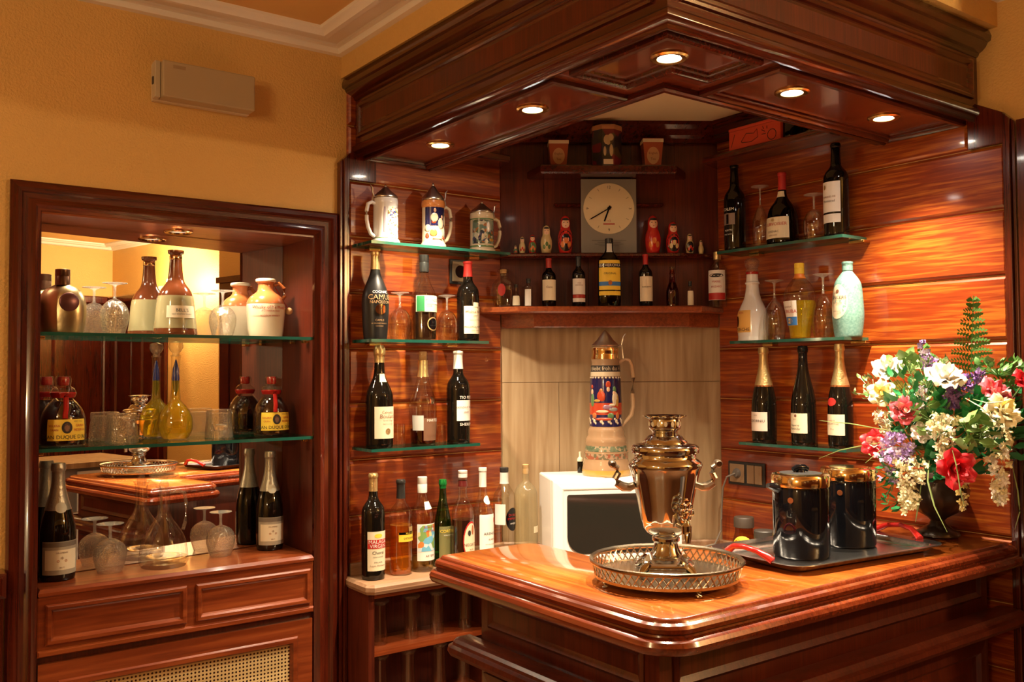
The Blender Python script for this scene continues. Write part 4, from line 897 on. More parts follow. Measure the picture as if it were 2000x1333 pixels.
cb_('clear liqueur bottle with gold cap and white and red label, right end of corner shelf', 1401, 493, 36, 'square', m_bottle, dep=.055, vb=602, cap=(.86, m_goldp), parts=[dict(z=(.12, .66), a=60, c=-6, m=m_paper, bands=[(.125, .25, -58, 58, m_redp, 'red_field'), (.53, .60, -46, 46, m_ink, 'emblem_medallion')], tx=[('MARIE', .45, .32, m_redp), ('BRIZARD', .36, .28, m_redp)])], face=-50)

# ---- niche bottles
NX = -.092
zn1, zn2, zn3 = 1.61, 1.31, .955
t, H, Rr, bp_ = bottle('brass-coloured round flask bottle with dark ribbed cap, left end of the upper niche shelf', 'N', -.084, zn1, 122, 527, 638, 88, 'flask', pm('hammered old brass', (.48, .38, .20), .3, 1.0, bump=.25, bscale=30), cap=(.75, pm('bronze cap', (.10, .05, .025), .3, .8), .31), sc=(.62, 1), face=-24)
MB().lathe([(0, .004), (.34*Rr, .004), (.40*Rr, .002), (.42*Rr, -.001), (.40*Rr, -.004), (0, -.004)], 24).build('plaque', pm('plum plaque', (.13, .05, .05), .3, .6), t, smooth=True, M=Matrix.Translation((.57*Rr, .42*Rr, .48*H)) @ Matrix.Rotation(R(28), 4, 'Z') @ Matrix.Rotation(R(90), 4, 'Y'))
t, H, Rr, bp_ = bottle('brown and olive bell-shaped whisky decanter with a small white label', 'N', -.100, zn1, 343, 489, 648, 82, 'bell', m_brownglz, foil=[(.08, .46, m_oliveglz)], parts=[dict(z=(.20, .34), a=46, c=10, m=m_cream, off=.0014, tx=[("BELL'S", .285, .22, m_ink), ('OLD SCOTCH WHISKY', .24, .09, m_ink)])], smoothn=2)
MB().lathe([(.275*Rr, .885*H), (.285*Rr, .89*H), (.285*Rr, .93*H), (.275*Rr, .935*H)], 24).build('neck_ring', m_gold, t, smooth=True)
t, H, Rr, bp_ = bottle('two-tone stoneware whisky jug, orange shoulder and beige body with printed lettering', 'N', -.146, zn1, 519, 545, 652, 74, 'jug', m_beigeglz, foil=[(.57, .94, m_terra)], parts=[dict(z=(.36, .56), a=60, c=0, m=m_beigeglz, n='print', tx=[('Whisky of Ye Monks', .50, .23, m_redp), ('A CURIOUS OLD', .44, .13, m_redp), ('SCOTCH WHISKY', .36, .13, m_redp)])])
MB().tube([(0, .42*Rr, .90*H), (0, .70*Rr, .93*H), (0, .98*Rr, .85*H), (0, 1.0*Rr, .72*H), (0, .80*Rr, .64*H)], .0065, 10).build('handle', m_terra, t, smooth=True)
MB().tube([(0, .5*Rr, .86*H), (.01, .9*Rr, .62*H), (.012, 1.15*Rr, .50*H)], .0012, 5).build('cord', m_red, t)
MB().ell((.014, 1.17*Rr, .46*H), (.011, .012, .011)).build('hanging_stopper', m_cork, t, smooth=True)
for u, side, f in ((123, 'left', -2), (530, 'right', -6)):
    w = 84 if u < 200 else 70
    t, H, Rr, bp_ = bottle('squat dark brandy bottle with red ribbon and yellow label, %s end of lower niche shelf' % side, 'N', -.092 if u < 200 else -.146, zn2, u, 735, 873 if u < 200 else 853, w, 'duque', m_bottle, face=f,
      liquid=(pm('dark brandy', (.015, .004, .003), .06, coat=1), .645), parts=[dict(z=(.09, .39), a=52, c=4, m=m_yellow, bands=[(.19, .36, -15, 11, m_ink, 'portrait_medallion'), (.22, .33, -9, 5, m_browlab, 'face_medallion')],
      tx=[("GRAN DUQUE D'ALBA", .14, .24, m_ink), ('SOLERA', .30, .14, m_redp, -33), ('GRAN', .24, .13, m_redp, -33), ('GRAN', .30, .16, m_redp, 32), ('RESERVA', .24, .15, m_redp, 32), ('VERY OLD', .36, .1, m_inkb, 28)])])
    MB().lathe([(.50*Rr, .69*H), (.565*Rr, .74*H), (.57*Rr, .755*H), (.56*Rr, .765*H), (.50*Rr, .75*H)], 24).build('red_ribbon_ring', m_red, t, smooth=True)
    o = MB(); sp_ = [(.58, .76, 4), (.62, .70, 6), (.72, .62, 4), (.86, .52, 0), (.95, .45, -3), (.99, .40, -3)]
    pts = [(rz_of(bp_, z_*H)*math.cos(R(a_))+.003, rz_of(bp_, z_*H)*math.sin(R(a_)), z_*H) for r_, z_, a_ in sp_]
    o.tube(pts, .004, 6, flat=1.6).build('red_ribbon', m_red, t, smooth=True)
    MB().lathe([(.20*Rr, .86*H), (.26*Rr, .87*H), (.28*Rr, .95*H), (.24*Rr, .99*H), (0, .992*H)], 16).build('stopper', m_red, t, smooth=True)
t, H, Rr, bp_ = bottle('long-necked globe bottle of yellow liqueur with glass stopper and a blue swirl in its neck', 'N', -.128, zn2, 343, 667, 865, 66, 'globe', m_bottle, liquid=(yell, .60))
MB().lathe([(.20*Rr, .845*H), (.20*Rr, .885*H), (.30*Rr, .90*H), (.42*Rr, .94*H), (.38*Rr, .985*H), (0, H)], 20, mod=lambda a, i, z: 1+.04*math.cos(8*a)).build('stopper', m_cut, t, smooth=True)
MB().lathe([(.02*Rr, .44*H), (.14*Rr, .52*H), (.20*Rr, .62*H), (.16*Rr, .72*H), (.05*Rr, .80*H), (0, .82*H)], 24, mod=lambda a, i, z: 1+.15*math.cos(5*a+z*80)).build('blue_swirl', pm('blue glass swirl', (.01, .03, .16), .15, coat=1), t, smooth=True)
def nchamp(side, u, vt, vb, w, f):
    bottle('sparkling-wine bottle with silver-green foil and grey and cream label, %s side of the niche cabinet' % side, 'N', -.113 if u < 200 else -.166, zn3, u, vt, vb, w, 'champagne', m_dark, foil=[(.60, 1.0, m_silverp)], face=f,
      parts=[dict(z=(.06, .34), a=66, c=0, m=pm('grey taupe paper', (.36, .32, .24), .5), bands=[(.10, .27, -54, 54, m_cream, 'cream_field'), (.295, .335, -65, 65, pm('dark taupe', (.16, .13, .10), .5), 'dark_band')],
      tx=[('*', .19, .4, m_inkb), ('DELAPIERRE', .245, .12, m_inkb), ('o   o', .18, .3, m_terra), ('BRUT', .12, .11, m_inkb)]), dict(z=(.58, .67), a=26, c=0, m=pm('neck paper', (.62, .60, .48), .5), n='collar_label', shape='oval', off=.002)])
nchamp('left', 113, 905, 1133, 66, 4); nchamp('right', 527, 882, 1075, 52, -8)
GN = 'upturned cut-crystal brandy glasses in the niche'
wineglass('upturned cut-crystal brandy glass on the upper niche shelf, left of the bell-shaped decanter', 'N', -.097, zn1, 224, 553, 643, 52, 46, GN, True, 'brandy')
wineglass('upturned cut-crystal brandy glass on the upper niche shelf, left of the stoneware jug', 'N', -.152, zn1, 435, 568, 646, 52, 44, GN, True, 'brandy')
wineglass('upturned cut-crystal brandy glass on the niche cabinet, left of the decanter', 'N', -.118, zn3, 215, 1023, 1120, 62, 50, GN, True, 'brandy')
wineglass('upturned cut-crystal brandy glass on the niche cabinet, right of the decanter', 'N', -.160, zn3, 431, 1000, 1090, 55, 42, GN, True, 'brandy')
GT = 'upturned cut-crystal tumblers on the lower niche shelf'
tumbler('upturned cut-crystal tumbler left of the yellow globe bottle', 'N', -.116, zn2, 238, 808, 868, 60, GT, True)
tumbler('upturned cut-crystal tumbler right of the yellow globe bottle', 'N', -.148, zn2, 428, 800, 860, 52, GT, True)
# decanter
p, H, k = where('N', -.112, 320, 925, 1108, zn3); Rr = 46*k
t = T('decanter', 'clear wide-bottomed glass decanter with flat stopper and side handle', 'decanter', (p[0], p[1], zn3))
pr = [(0, .012), (.80*Rr, .012), (.96*Rr, .03), (.98*Rr, .02), (1.0*Rr, .05*H), (.98*Rr, .14*H), (.88*Rr, .30*H), (.60*Rr, .42*H), (.36*Rr, .50*H), (.25*Rr, .58*H), (.24*Rr, .80*H), (.30*Rr, .84*H), (.34*Rr, .86*H)]
pr = [(0, 0), (.9*Rr, 0)]+chaikin(pr[4:], 2)
MB().lathe(pr, 40).build('glass_body', m_glass, t, smooth=True, ang=60)
MB().lathe([(0, .010), (.93*Rr, .012), (.94*Rr, .10*H), (.7*Rr, .105*H), (.3*Rr, .07*H), (0, .06*H)], 32).build('thick_base', m_glass, t, smooth=True)
MB().lathe([(.16*Rr, .80*H), (.20*Rr, .88*H), (.12*Rr, .92*H), (.16*Rr, .955*H), (.58*Rr, .965*H), (.60*Rr, .99*H), (.52*Rr, H), (0, H)], 32).build('stopper', m_cut, t, smooth=True)
MB().tube([(0, .24*Rr, .79*H), (0, .60*Rr, .80*H), (0, .86*Rr, .77*H), (0, .94*Rr, .64*H), (0, .90*Rr, .46*H), (0, .80*Rr, .37*H)], .0048, 10).build('handle', m_cut, t, smooth=True)

# ---- tall glasses in the rack
GR = 'tall upturned glasses in the rack'
for row, (zr, us, vt, vb) in enumerate(((ZR[0], (742, 803, 853, 908), (1165, 1152, 1143, 1150), 1250), (ZR[1], (742, 797, 858, 905), (1290, 1275, 1264, 1262), 1330))):
    for i, u in enumerate(us):
        p = U(u, vt[i]+60, x=.10); Hh = (.815 if row == 0 else .655)-zr+.0
        t = T('tall_glass', 'slim clear upturned glass with thick foot, %s in the %s row of the rack' % (('leftmost', 'second', 'third', 'rightmost')[i], ('upper', 'lower')[row]), 'glass', (p[0], p[1], zr), 0, GR)
        MB().lathe([(.0195, .88*Hh), (.021, 0), (.0225, 0), (.021, .5*Hh), (.0205, .91*Hh)], 24).build('glass_wall', m_glass, t, smooth=True)
        MB().lathe([(0, .88*Hh), (.020, .885*Hh), (.0205, .92*Hh), (.028, .935*Hh), (.029, .96*Hh), (.027, .985*Hh), (0, .985*Hh)], 24).build('foot', m_cut, t, smooth=True, ang=50)
# ================================================================== STEINS
def relief(parent, bp_, items, sc=1.0, name='relief_scene'):
    """low raised glazed figures on a turned surface: (angle deg, z, half width, half height, material)"""
    ms = []; o = MB()
    for a, z, hw, hh, m in items:
        if m not in ms: ms.append(m)
        r = rz_of(bp_, z); a = R(a)
        o.ell((r*math.cos(a), r*math.sin(a), z), (.0022, hw, hh), ms.index(m), rot=Matrix.Rotation(a, 4, 'Z'), seg=10, rings=6)
    return o.build(name, ms, parent, smooth=True, ang=80)
def stein(label, wall, dep, z, u, vt, vb, w, body, handle_a, lidfrac, lidm, prof=None, bodyfrac=None, rimm=None, group='lidded beer steins on the upper left shelf'):
    p, H, k = where(wall, dep, u, vt, vb, z); Rr = w/2*k
    t = T('beer_stein', label, 'stein', (p[0], p[1], z), 0, group)
    bh = H*(1-lidfrac)
    prof = prof or [(0, 0), (1.16, 0), (1.18, .03), (1.15, .07), (1.04, .11), (1.01, .14), (1.0, .5), (.99, .86), (1.02, .88), (1.02, .93), (.98, .99), (0, 1)]
    pr = [(r*Rr, h*bh) for r, h in prof]; bp_ = bodyprof(pr)
    MB().lathe(pr, 40).build('body', body, t, smooth=True, ang=50)
    lh = H-bh
    MB().lathe([(0, bh-.001), (Rr*1.0, bh-.0005), (Rr*1.03, bh+lh*.04), (Rr*.98, bh+lh*.12), (Rr*.86, bh+lh*.24), (Rr*.62, bh+lh*.42), (Rr*.38, bh+lh*.60), (Rr*.20, bh+lh*.76), (Rr*.10, bh+lh*.82), (Rr*.13, bh+lh*.88), (Rr*.05, bh+lh*.95), (0, H)], 36,
               mod=lambda a, i, zz: 1+(.02*math.cos(16*a) if 3 <= i <= 5 else 0)).build('lid', lidm, t, smooth=True, ang=60)
    a = R(handle_a); c, s = math.cos(a), math.sin(a)
    def P(r, h): return (r*Rr*c, r*Rr*s, h*bh)
    pts = [P(.98, .86), P(1.30, .885), P(1.62, .84), P(1.75, .68), P(1.74, .50), P(1.62, .34), P(1.36, .20), P(1.02, .15)]
    sm = []
    for i in range(len(pts)-1):
        sm.append(pts[i]); sm.append(tuple((pts[i][j]+pts[i+1][j])/2 for j in range(3)))
    sm.append(pts[-1])
    MB().tube(sm, Rr*.15, 10, flat=1.2).build('handle', body if rimm is None else rimm, t, smooth=True)
    MB().tube([P(.95, 1.01), P(1.14, 1.03), P(1.20, .98), P(1.26, .88)], Rr*.07, 8).build('hinge', lidm, t, smooth=True)
    MB().tube([P(1.12, 1.03), P(1.20, 1.10), P(1.22, 1.20), P(1.42, 1.26)], [Rr*.06, Rr*.05, Rr*.07, Rr*.04], 8, flat=1.8).build('thumb_lift', lidm, t, smooth=True)
    return t, Rr, bh, bp_
m_paintw = spotted('white glaze with small painted figures', [(.80, .78, .74)]*9+[(.06, .07, .22), (.30, .32, .08), (.25, .10, .06), (.45, .50, .20)], 190, .2, .5)
m_blueg = pm('cobalt glaze', (.012, .012, .06), .12, coat=.8)
m_skin = pm('flesh glaze', (.70, .42, .26), .2, coat=.5); m_tang = pm('orange glaze', (.55, .20, .05), .2, coat=.5); m_crem = pm('cream glaze', (.60, .50, .34), .2, coat=.5)
m_grng = pm('green glaze', (.10, .20, .08), .2, coat=.5); m_redg = pm('brick red glaze', (.42, .05, .02), .2, coat=.6); m_yelg = pm('mustard glaze', (.42, .24, .05), .2, coat=.5); m_gry = pm('grey glaze', (.30, .30, .26), .2, coat=.5); m_viol = pm('mauve glaze', (.28, .16, .22), .2, coat=.5)
t, Rr, bh, bp_ = stein('white porcelain beer stein with small painted scenes and pewter lid, handle on its left', 'A', .078, sA[0], 753, 360, 472, 48, m_wht, -88, .24, m_pewter)
o = MB(); wrap_patch(o, bp_, .18*bh, .80*bh, R(-18), R(62)); o.build('painted_scene', m_paintw, t, smooth=True)
o = MB(); wrap_patch(o, bp_, .24*bh, .78*bh, R(-36), R(-28)); o.build('script_strip', pm('violet script', (.40, .34, .40), .5), t, smooth=True)
o = MB(); wrap_patch(o, bp_, .105*bh, .125*bh, R(-180), R(179), na=48); o.build('green_band', m_grng, t, smooth=True)
t, Rr, bh, bp_ = stein('tall beer stein with cobalt field, raised cream figures, tan rim and cone lid', 'A', .078, sA[0], 846, 357, 482, 44, m_crem, 84, .28, m_pewter, rimm=m_crem)
o = MB(); wrap_patch(o, bp_, .45*bh, .84*bh, R(-75), R(70), na=24); o.build('blue_field', m_blueg, t, smooth=True)
o = MB(); wrap_patch(o, bp_, .84*bh, .995*bh, R(-180), R(179), na=48, off=.001); o.build('tan_rim', m_tang, t, smooth=True)
relief(t, bp_, [(-25, .62*bh, Rr*.36, bh*.10, m_crem), (-22, .77*bh, Rr*.13, bh*.045, m_skin), (-28, .52*bh, Rr*.22, bh*.03, m_redg), (10, .50*bh, Rr*.30, bh*.12, m_crem), (18, .64*bh, Rr*.12, bh*.04, m_skin),
   (-60, .40*bh, Rr*.3, bh*.08, m_crem), (-30, .30*bh, Rr*.34, bh*.08, m_tang), (8, .26*bh, Rr*.3, bh*.07, m_crem), (-62, .24*bh, Rr*.2, bh*.06, m_redg), (38, .32*bh, Rr*.2, bh*.10, m_gry), (42, .56*bh, Rr*.14, bh*.12, m_crem), (-10, .19*bh, Rr*.5, bh*.025, m_skin), (30, .20*bh, Rr*.2, bh*.03, m_redg)])
t, Rr, bh, bp_ = stein('short beer stein with dark painted castle scene and green bands, rightmost of the three', 'A', .078, sA[0], 941, 393, 494, 46, m_crem, 84, .24, m_pewter)
o = MB(); wrap_patch(o, bp_, .20*bh, .80*bh, R(-85), R(70), na=24); o.build('painted_scene', spotted('dark landscape glaze', [(.02, .03, .05), (.06, .10, .05), (.25, .28, .22), (.10, .16, .12), (.30, .12, .04), (.04, .05, .10), (.42, .40, .30)], 90, .2, .6), t, smooth=True)
relief(t, bp_, [(0, .62*bh, Rr*.16, bh*.14, m_wht), (-45, .34*bh, Rr*.12, bh*.08, m_blueg), (-30, .38*bh, Rr*.10, bh*.08, m_crem), (20, .30*bh, Rr*.3, bh*.04, m_yelg), (10, .58*bh, Rr*.05, bh*.12, m_gry)])
for a, b in ((.12, .16), (.81, .84)):
    o = MB(); wrap_patch(o, bp_, a*bh, b*bh, R(-180), R(179), na=48, off=.001); o.build('green_band', m_grng, t, smooth=True)
# giant stein on the microwave
MZ = 1.160
p, H, k = where('D', .17, 1183, 645, 918, MZ); Rr = 45*k
t = T('giant_beer_stein', 'giant beer stein with cobalt field, raised tavern scene and cone lid, on the microwave', 'stein', (p[0], p[1], MZ), 0)
def mm(px): return (918-px)/(918-645)*H
pr = [(0, 0), (1.00, 0), (1.04, .006), (1.04, mm(905)), (.98, mm(893)), (.93, mm(886)), (.94, mm(876)), (.90, mm(868)), (.86, mm(862)), (.90, mm(856)), (.86, mm(848)), (.78, mm(842)), (.80, mm(836)), (.74, mm(830)), (.70, mm(826)), (.69, mm(780)), (.66, mm(740)), (.62, mm(715)), (.60, mm(706)), (.62, mm(702)), (.60, mm(696)), (.58, mm(690)), (.59, mm(684)), (.56, mm(678)), (.55, mm(676)), (0, mm(676))]
pr = [(r*Rr, z) for r, z in pr]; bp_ = bodyprof(pr)
MB().lathe(pr, 48).build('body', pm('tan salt glaze', (.30, .185, .10), .25, coat=.4), t, smooth=True, ang=45)
fa = -34.3-10
def band(a, b, m, nm, off=.0008, a0=-180, a1=179): o = MB(); wrap_patch(o, bp_, mm(a), mm(b), R(a0), R(a1), na=48, off=off); return o.build(nm, m, t, smooth=True)
band(826, 734, m_blueg, 'blue_field'); band(732, 724, m_crem, 'cream_band'); band(724, 712, m_ink, 'motto_band')
band(700, 679, m_gold, 'gold_neck'); band(918, 906, m_yelg, 'yellow_foot'); band(872, 862, spotted('green leaf band', [(.10, .12, .07), (.26, .19, .11), (.06, .09, .05)], 120), 'leaf_band')
band(886, 876, spotted('red leaf band', [(.26, .08, .04), (.32, .21, .13), (.12, .11, .06)], 120), 'leaf_band')
o = MB(); wrap_text(o, '...t bleibt froh das H...', .019, bp_, mm(718), R(fa), off=.0016, sx=.85); o.build('lettering', m_crem, t)
band(804, 782, m_redg, 'red_ground', off=.0010, a0=fa-100, a1=fa+85)
F_ = []
def fg(a, px, hw, hh, m): F_.append((fa+a, mm(px), hw, hh/273*H, m))
for a in (-70, -42, -14, 14, 42, 70):      # oak-leaf frieze on the blue band
    fg(a, 816, .006, 4, m_crem); fg(a+6, 820, .004, 2.5, m_crem); fg(a-7, 812, .004, 2.5, m_crem)
fg(12, 748, .009, 7, m_redg); fg(12, 757, .006, 5, m_skin); fg(-14, 770, .015, 11, m_redg); fg(-14, 760, .007, 5, m_terra)
fg(38, 775, .012, 14, m_crem); fg(46, 778, .008, 14, m_yelg); fg(36, 757, .007, 6, m_grng); fg(34, 764, .006, 5, m_skin)
fg(-52, 778, .010, 14, m_grng); fg(-55, 762, .007, 6, m_skin); fg(-56, 752, .007, 4, m_redg); fg(-30, 778, .012, 3, m_yelg)
fg(8, 790, .016, 5, m_viol); fg(30, 794, .016, 4, m_gry); fg(-10, 798, .022, 3, m_skin); fg(20, 806, .012, 6, m_grng); fg(-42, 806, .010, 6, m_terra); fg(48, 806, .008, 7, m_terra); fg(-5, 812, .03, 3, m_redg); fg(26, 786, .012, 3, m_crem)
for i in range(12): fg(-80+i*14, 735, .004, 2, m_crem)
relief(t, bp_, F_)
o = MB().lathe([(.58*Rr, mm(676)), (.60*Rr, mm(674)), (.50*Rr, mm(670)), (.36*Rr, mm(664)), (.22*Rr, mm(655)), (.08*Rr, mm(648)), (0, H)], 36).build('lid', m_pewter, t, smooth=True)
a = R(53+6); c, s = math.cos(a), math.sin(a)
def P(r, px): return (r*Rr*c, r*Rr*s, mm(px))
MB().tube([P(.60, 706), P(.86, 700), P(1.05, 702), P(1.16, 712), P(1.22, 735), P(1.18, 765), P(1.20, 790), P(1.12, 806), P(.92, 816), P(.70, 826)], [Rr*.07]*2+[Rr*.09]*6+[Rr*.07]*2, 10).build('handle', pm('branch tan glaze', (.50, .33, .18), .35, coat=.3, bump=.5, bscale=80), t, smooth=True)
MB().tube([P(.54, 676), P(.72, 674), P(.76, 682), P(.80, 700)], Rr*.045, 8).build('hinge', m_pewter, t, smooth=True)
MB().tube([P(.70, 675), P(.78, 664), P(.80, 658), P(.90, 652)], [Rr*.03, Rr*.05, Rr*.04, Rr*.02], 8).build('thumb_lift', m_pewter, t, smooth=True)

bottle('small dark bottle with a white cap half hidden behind the giant stein on the microwave', 'D', .10, MZ, 1133, 883, 914, 11, 'bordeaux', m_dark, foil=[(.55, 1.0, m_cream)], smoothn=1, seg=16)

# ================================================================== MICROWAVE
ang = R(62.5)
mw = T('microwave_oven', 'white microwave oven with dark rounded window on the worktop in the bar corner', 'microwave', (.334, -.677, .881), ang)
MW, MD, MH = .42, .238, .279      # local x along the front, y into the corner
for x in (.04, .38):
    for y in (.03, .21): MB().lathe([(0, 0), (.012, 0), (.012, .011), (0, .011)], 12, (x, y, 0)).build('foot', m_blackm, mw)
box('casing', (0, .03, .011), (MW, MD, MH), pm('microwave enamel', (.74, .73, .69), .3), mw, bevel=.006)
fr = MB().ring((0, 0, 0), (1, 0, 0), (0, 0, 1), (0, -1, 0), 0, .011, .345, MH-.001, [(0, -.030), (0, 0), (.006, .006), (.030, .008), (.034, .005)], fill=True)
fr.build('door', m_whtp, mw, bevel=.003)
win = roundpoly([(.044, .046), (.325, .046), (.325, .232), (.044, .232)], [.055, .008, .008, .008], 8)
o = MB(); o.add([(x, -.0085, z) for x, z in win]+[(x, -.0055, z) for x, z in win], [tuple(range(len(win)))]+[(i, (i+1) % len(win), len(win)+(i+1) % len(win), len(win)+i) for i in range(len(win))])
o.build('window', pm('smoked window', (.02, .018, .014), .06, coat=1), mw)
box('control_panel', (.346, -.004, .011), (MW, .03, MH-.001), m_whtp, mw, bevel=.003)
for z in (.19, .09): MB().lathe([(0, 0), (.022, 0), (.020, .014), (0, .015)], 20).build('dial', m_whtp, mw, smooth=True, M=Matrix.Translation((.384, -.004, z)) @ Matrix.Rotation(R(90), 4, 'X'))

# ================================================================== CLOCK, DOLLS, TINS
def dsp(a, e2, z): p = dl(a, e2); return (p[0], p[1], z)
ck = T('wall_clock', 'square grey clock with round cream dial standing on the corner shelf', 'clock', dsp(-.008, .03, zS2+.0003), DA)
box('plate', (-.0965, -.006, 0), (.0965, .004, .262), pm('grey clock plate', (.26, .25, .22), .4, .2), ck, bevel=.001)
cz = .158
Mf = Matrix.Translation((0, -.0062, cz)) @ Matrix.Rotation(R(90), 4, 'X')
dial = MB().lathe([(0, .0), (.089, .0), (.089, .0015), (.088, .0025), (0, .0025)], 56).build('dial', pm('cream dial', (.74, .64, .42), .45), ck, M=Mf)
o = MB()
for h in range(12):
    a = PI/2-h*PI/6
    if h % 3 == 0:
        flat_text(o, {0: '12', 3: '3', 6: '6', 9: '9'}[h], .014, Matrix.Translation((.074*math.cos(a), .074*math.sin(a), .0030)) @ Matrix.Rotation(-h*PI/6, 4, 'Z'))
    else:
        M_ = Matrix.Translation((.074*math.cos(a), .074*math.sin(a), .0029)) @ Matrix.Rotation(a, 4, 'Z')
        v = [tuple(M_ @ Vector(q)) for q in ((-.005, -.0006, 0), (.005, -.0006, 0), (.005, .0006, 0), (-.005, .0006, 0))]; o.add(v, [(0, 1, 2, 3)])
o.build('numerals', m_ink, dial)
def hand(ln, w, deg, z, nm):
    M_ = Mf @ Matrix.Translation((0, 0, z)) @ Matrix.Rotation(PI/2-R(deg), 4, 'Z')
    MB().box(-.010, -w/2, 0, ln, w/2, .0008).build(nm, m_black, ck, M=M_)
hand(.048, .005, 200, .0045, 'hour_hand'); hand(.074, .0035, 240, .006, 'minute_hand')
MB().lathe([(0, .002), (.006, .003), (.006, .008), (0, .0085)], 16).build('hub', m_black, ck, M=Mf)
o = MB(); o.box(-.020, -.056, .0027, .020, -.052, .0030); flat_text(o, '<3', .012, Matrix.Translation((0, -.044, .0029))); o.build('red_emblem', m_redp, dial)
o = MB()
for i, w in enumerate((.12, .08, .10, .07)): o.box(-w/2, -.0066, .046-i*.0062, w/2, -.0061, .0475-i*.0062)
o.build('small_print', pm('grey print', (.12, .11, .10), .5), ck)

def doll(u, vt, vb, w, dep, dress, scarf, side):
    p, H, k = where('D', dep, u, vt, vb, zS2); Rr = w/2*k
    t = T('nesting_doll', DL[u], 'doll', (p[0], p[1], zS2+.0002), R(-34), 'wooden nesting dolls beside the clock')
    pr = chaikin([(.72, 0), (.80, .02), (.98, .25), (1.0, .42), (.86, .56), (.66, .64), (.64, .72), (.66, .84), (.50, .95), (.2, 1.0)], 1)
    pr = [(0, 0)]+[(r*Rr, z*H) for r, z in pr]+[(0, H)]; bp_ = bodyprof(pr)
    MB().lathe(pr, 28).build('body', scarf, t, smooth=True, ang=70)
    o = MB(); wrap_patch(o, bp_, .66*H, .90*H, R(-50), R(50), shape='oval'); f = o.build('face', m_skin, t, smooth=True)
    o = MB()
    for s in (-1, 1): wrap_patch(o, bp_, .79*H, .82*H, R(s*20-6), R(s*20+6), off=.001, shape='oval')
    o.build('eyes', m_ink, f)
    o = MB(); wrap_patch(o, bp_, .71*H, .725*H, R(-9), R(9), off=.001, shape='oval'); o.build('mouth', m_red, f)
    o = MB(); wrap_patch(o, bp_, .86*H, .93*H, R(-48), R(48), off=.0009, shape='oval'); o.build('fringe', m_ink, f)
    o = MB(); wrap_patch(o, bp_, .04*H, .60*H, R(-64), R(64), shape='oval'); ap = o.build('apron', dress, t, smooth=True)
    o = MB()
    for a, z in ((0, .32), (-26, .22), (26, .22)): wrap_patch(o, bp_, (z-.08)*H, (z+.08)*H, R(a-15), R(a+15), off=.0011, shape='oval')
    o.build('painted_flowers', side, ap, smooth=True)
DL = {1104: 'tall nesting doll in red and black, nearest the clock on its left', 1067: 'nesting doll in a cream and green dress, second left of the clock', 1040: 'small nesting doll with dark green apron, third left of the clock',
      1020: 'small pale nesting doll, fourth left of the clock', 1007: 'tiniest nesting doll on the far left of the corner shelf', 1275: 'tall all-red nesting doll, nearest the clock on its right',
      1314: 'nesting doll with red scarf and black flowered apron, second right of the clock', 1347: 'small dark nesting doll, third right of the clock', 1369: 'tiny pale nesting doll at the far right of the corner shelf'}
dk = pm('doll black', (.015, .012, .012), .2, coat=.7); rd = pm('doll red', (.50, .02, .015), .2, coat=.7); cr = pm('doll straw', (.60, .46, .22), .25, coat=.6); gn = pm('doll green', (.08, .16, .05), .2, coat=.6); or_ = pm('doll orange', (.65, .18, .04), .2, coat=.7)
doll(1104, 422, 486, 30, .045, dk, rd, or_); doll(1067, 441, 487, 23, .045, cr, cr, gn); doll(1040, 459, 490, 16, .045, gn, rd, or_)
doll(1020, 463, 495, 13, .035, cr, cr, rd); doll(1007, 480, 498, 8, .03, gn, cr, rd)
doll(1275, 422, 486, 31, .045, rd, rd, or_); doll(1314, 434, 487, 27, .045, dk, rd, cr); doll(1347, 457, 489, 16, .04, dk, cr, rd); doll(1369, 470, 491, 10, .03, cr, cr, cr)

def teatin(u, w, vt, vb, dep, label):
    p, H, k = where('D', dep, u, vt, vb, zS3); s = w/2*k
    t = T('tea_tin', label, 'tin', (p[0], p[1], zS3+.0002), DA, 'small tapered tea tins on the top corner shelf')
    a = .78
    v = [(x*s*f, y*s*.8*f, z) for z, f in ((0, a), (H*.86, 1)) for x, y in ((-1, -1), (1, -1), (1, 1), (-1, 1))]
    MB().add(v, [(3, 2, 1, 0), (4, 5, 6, 7), (0, 1, 5, 4), (1, 2, 6, 5), (2, 3, 7, 6), (3, 0, 4, 7)]).build('body', pm('russet tin', (.38, .09, .04), .4), t)
    box('lid', (-s*1.04, -s*.84, H*.86), (s*1.04, s*.84, H*.985), m_cream, t, bevel=.001)
    box('lid_rim', (-s*1.0, -s*.8, H*.985), (s*1.0, s*.8, H), m_red, t)
    sl = math.atan2(s*.8*(1-a), H*.86)
    def MT(z): f = a+(1-a)*z/(.86*H); return Matrix.Translation((0, -s*.8*f-.0008, z)) @ Matrix.Rotation(R(90)-(-sl)*1, 4, 'X')
    o = MB(); M0 = MT(.40*H); n = 20; o.add([tuple(M0 @ Vector((.62*s*math.cos(2*PI*i/n), .30*H*math.sin(2*PI*i/n), 0))) for i in range(n)], [tuple(range(n))]); lb = o.build('label', pm('tin buff', (.60, .36, .18), .5), t)
    o = MB(); M1 = M0 @ Matrix.Translation((0, 0, .0006)); flat_text(o, 'English', .32*s, M1 @ Matrix.Translation((0, .08*H, 0))); flat_text(o, 'Tea', .34*s, M1 @ Matrix.Translation((0, -.12*H, 0))); o.build('lettering', m_inkb, lb)
teatin(1090, 38, 277, 322, .05, 'small tapered tea tin with cream lid on the left of the top corner shelf')
teatin(1273, 39, 274, 320, .05, 'small tapered tea tin with cream lid on the right of the top corner shelf')
p, H, k = where('D', .055, 1184, 250, 320, zS3); s = 31*k
t = T('octagonal_tin', 'large octagonal tea tin with dark painted scene, centre of the top corner shelf', 'tin', (p[0], p[1], zS3+.0002), DA+R(22.5))
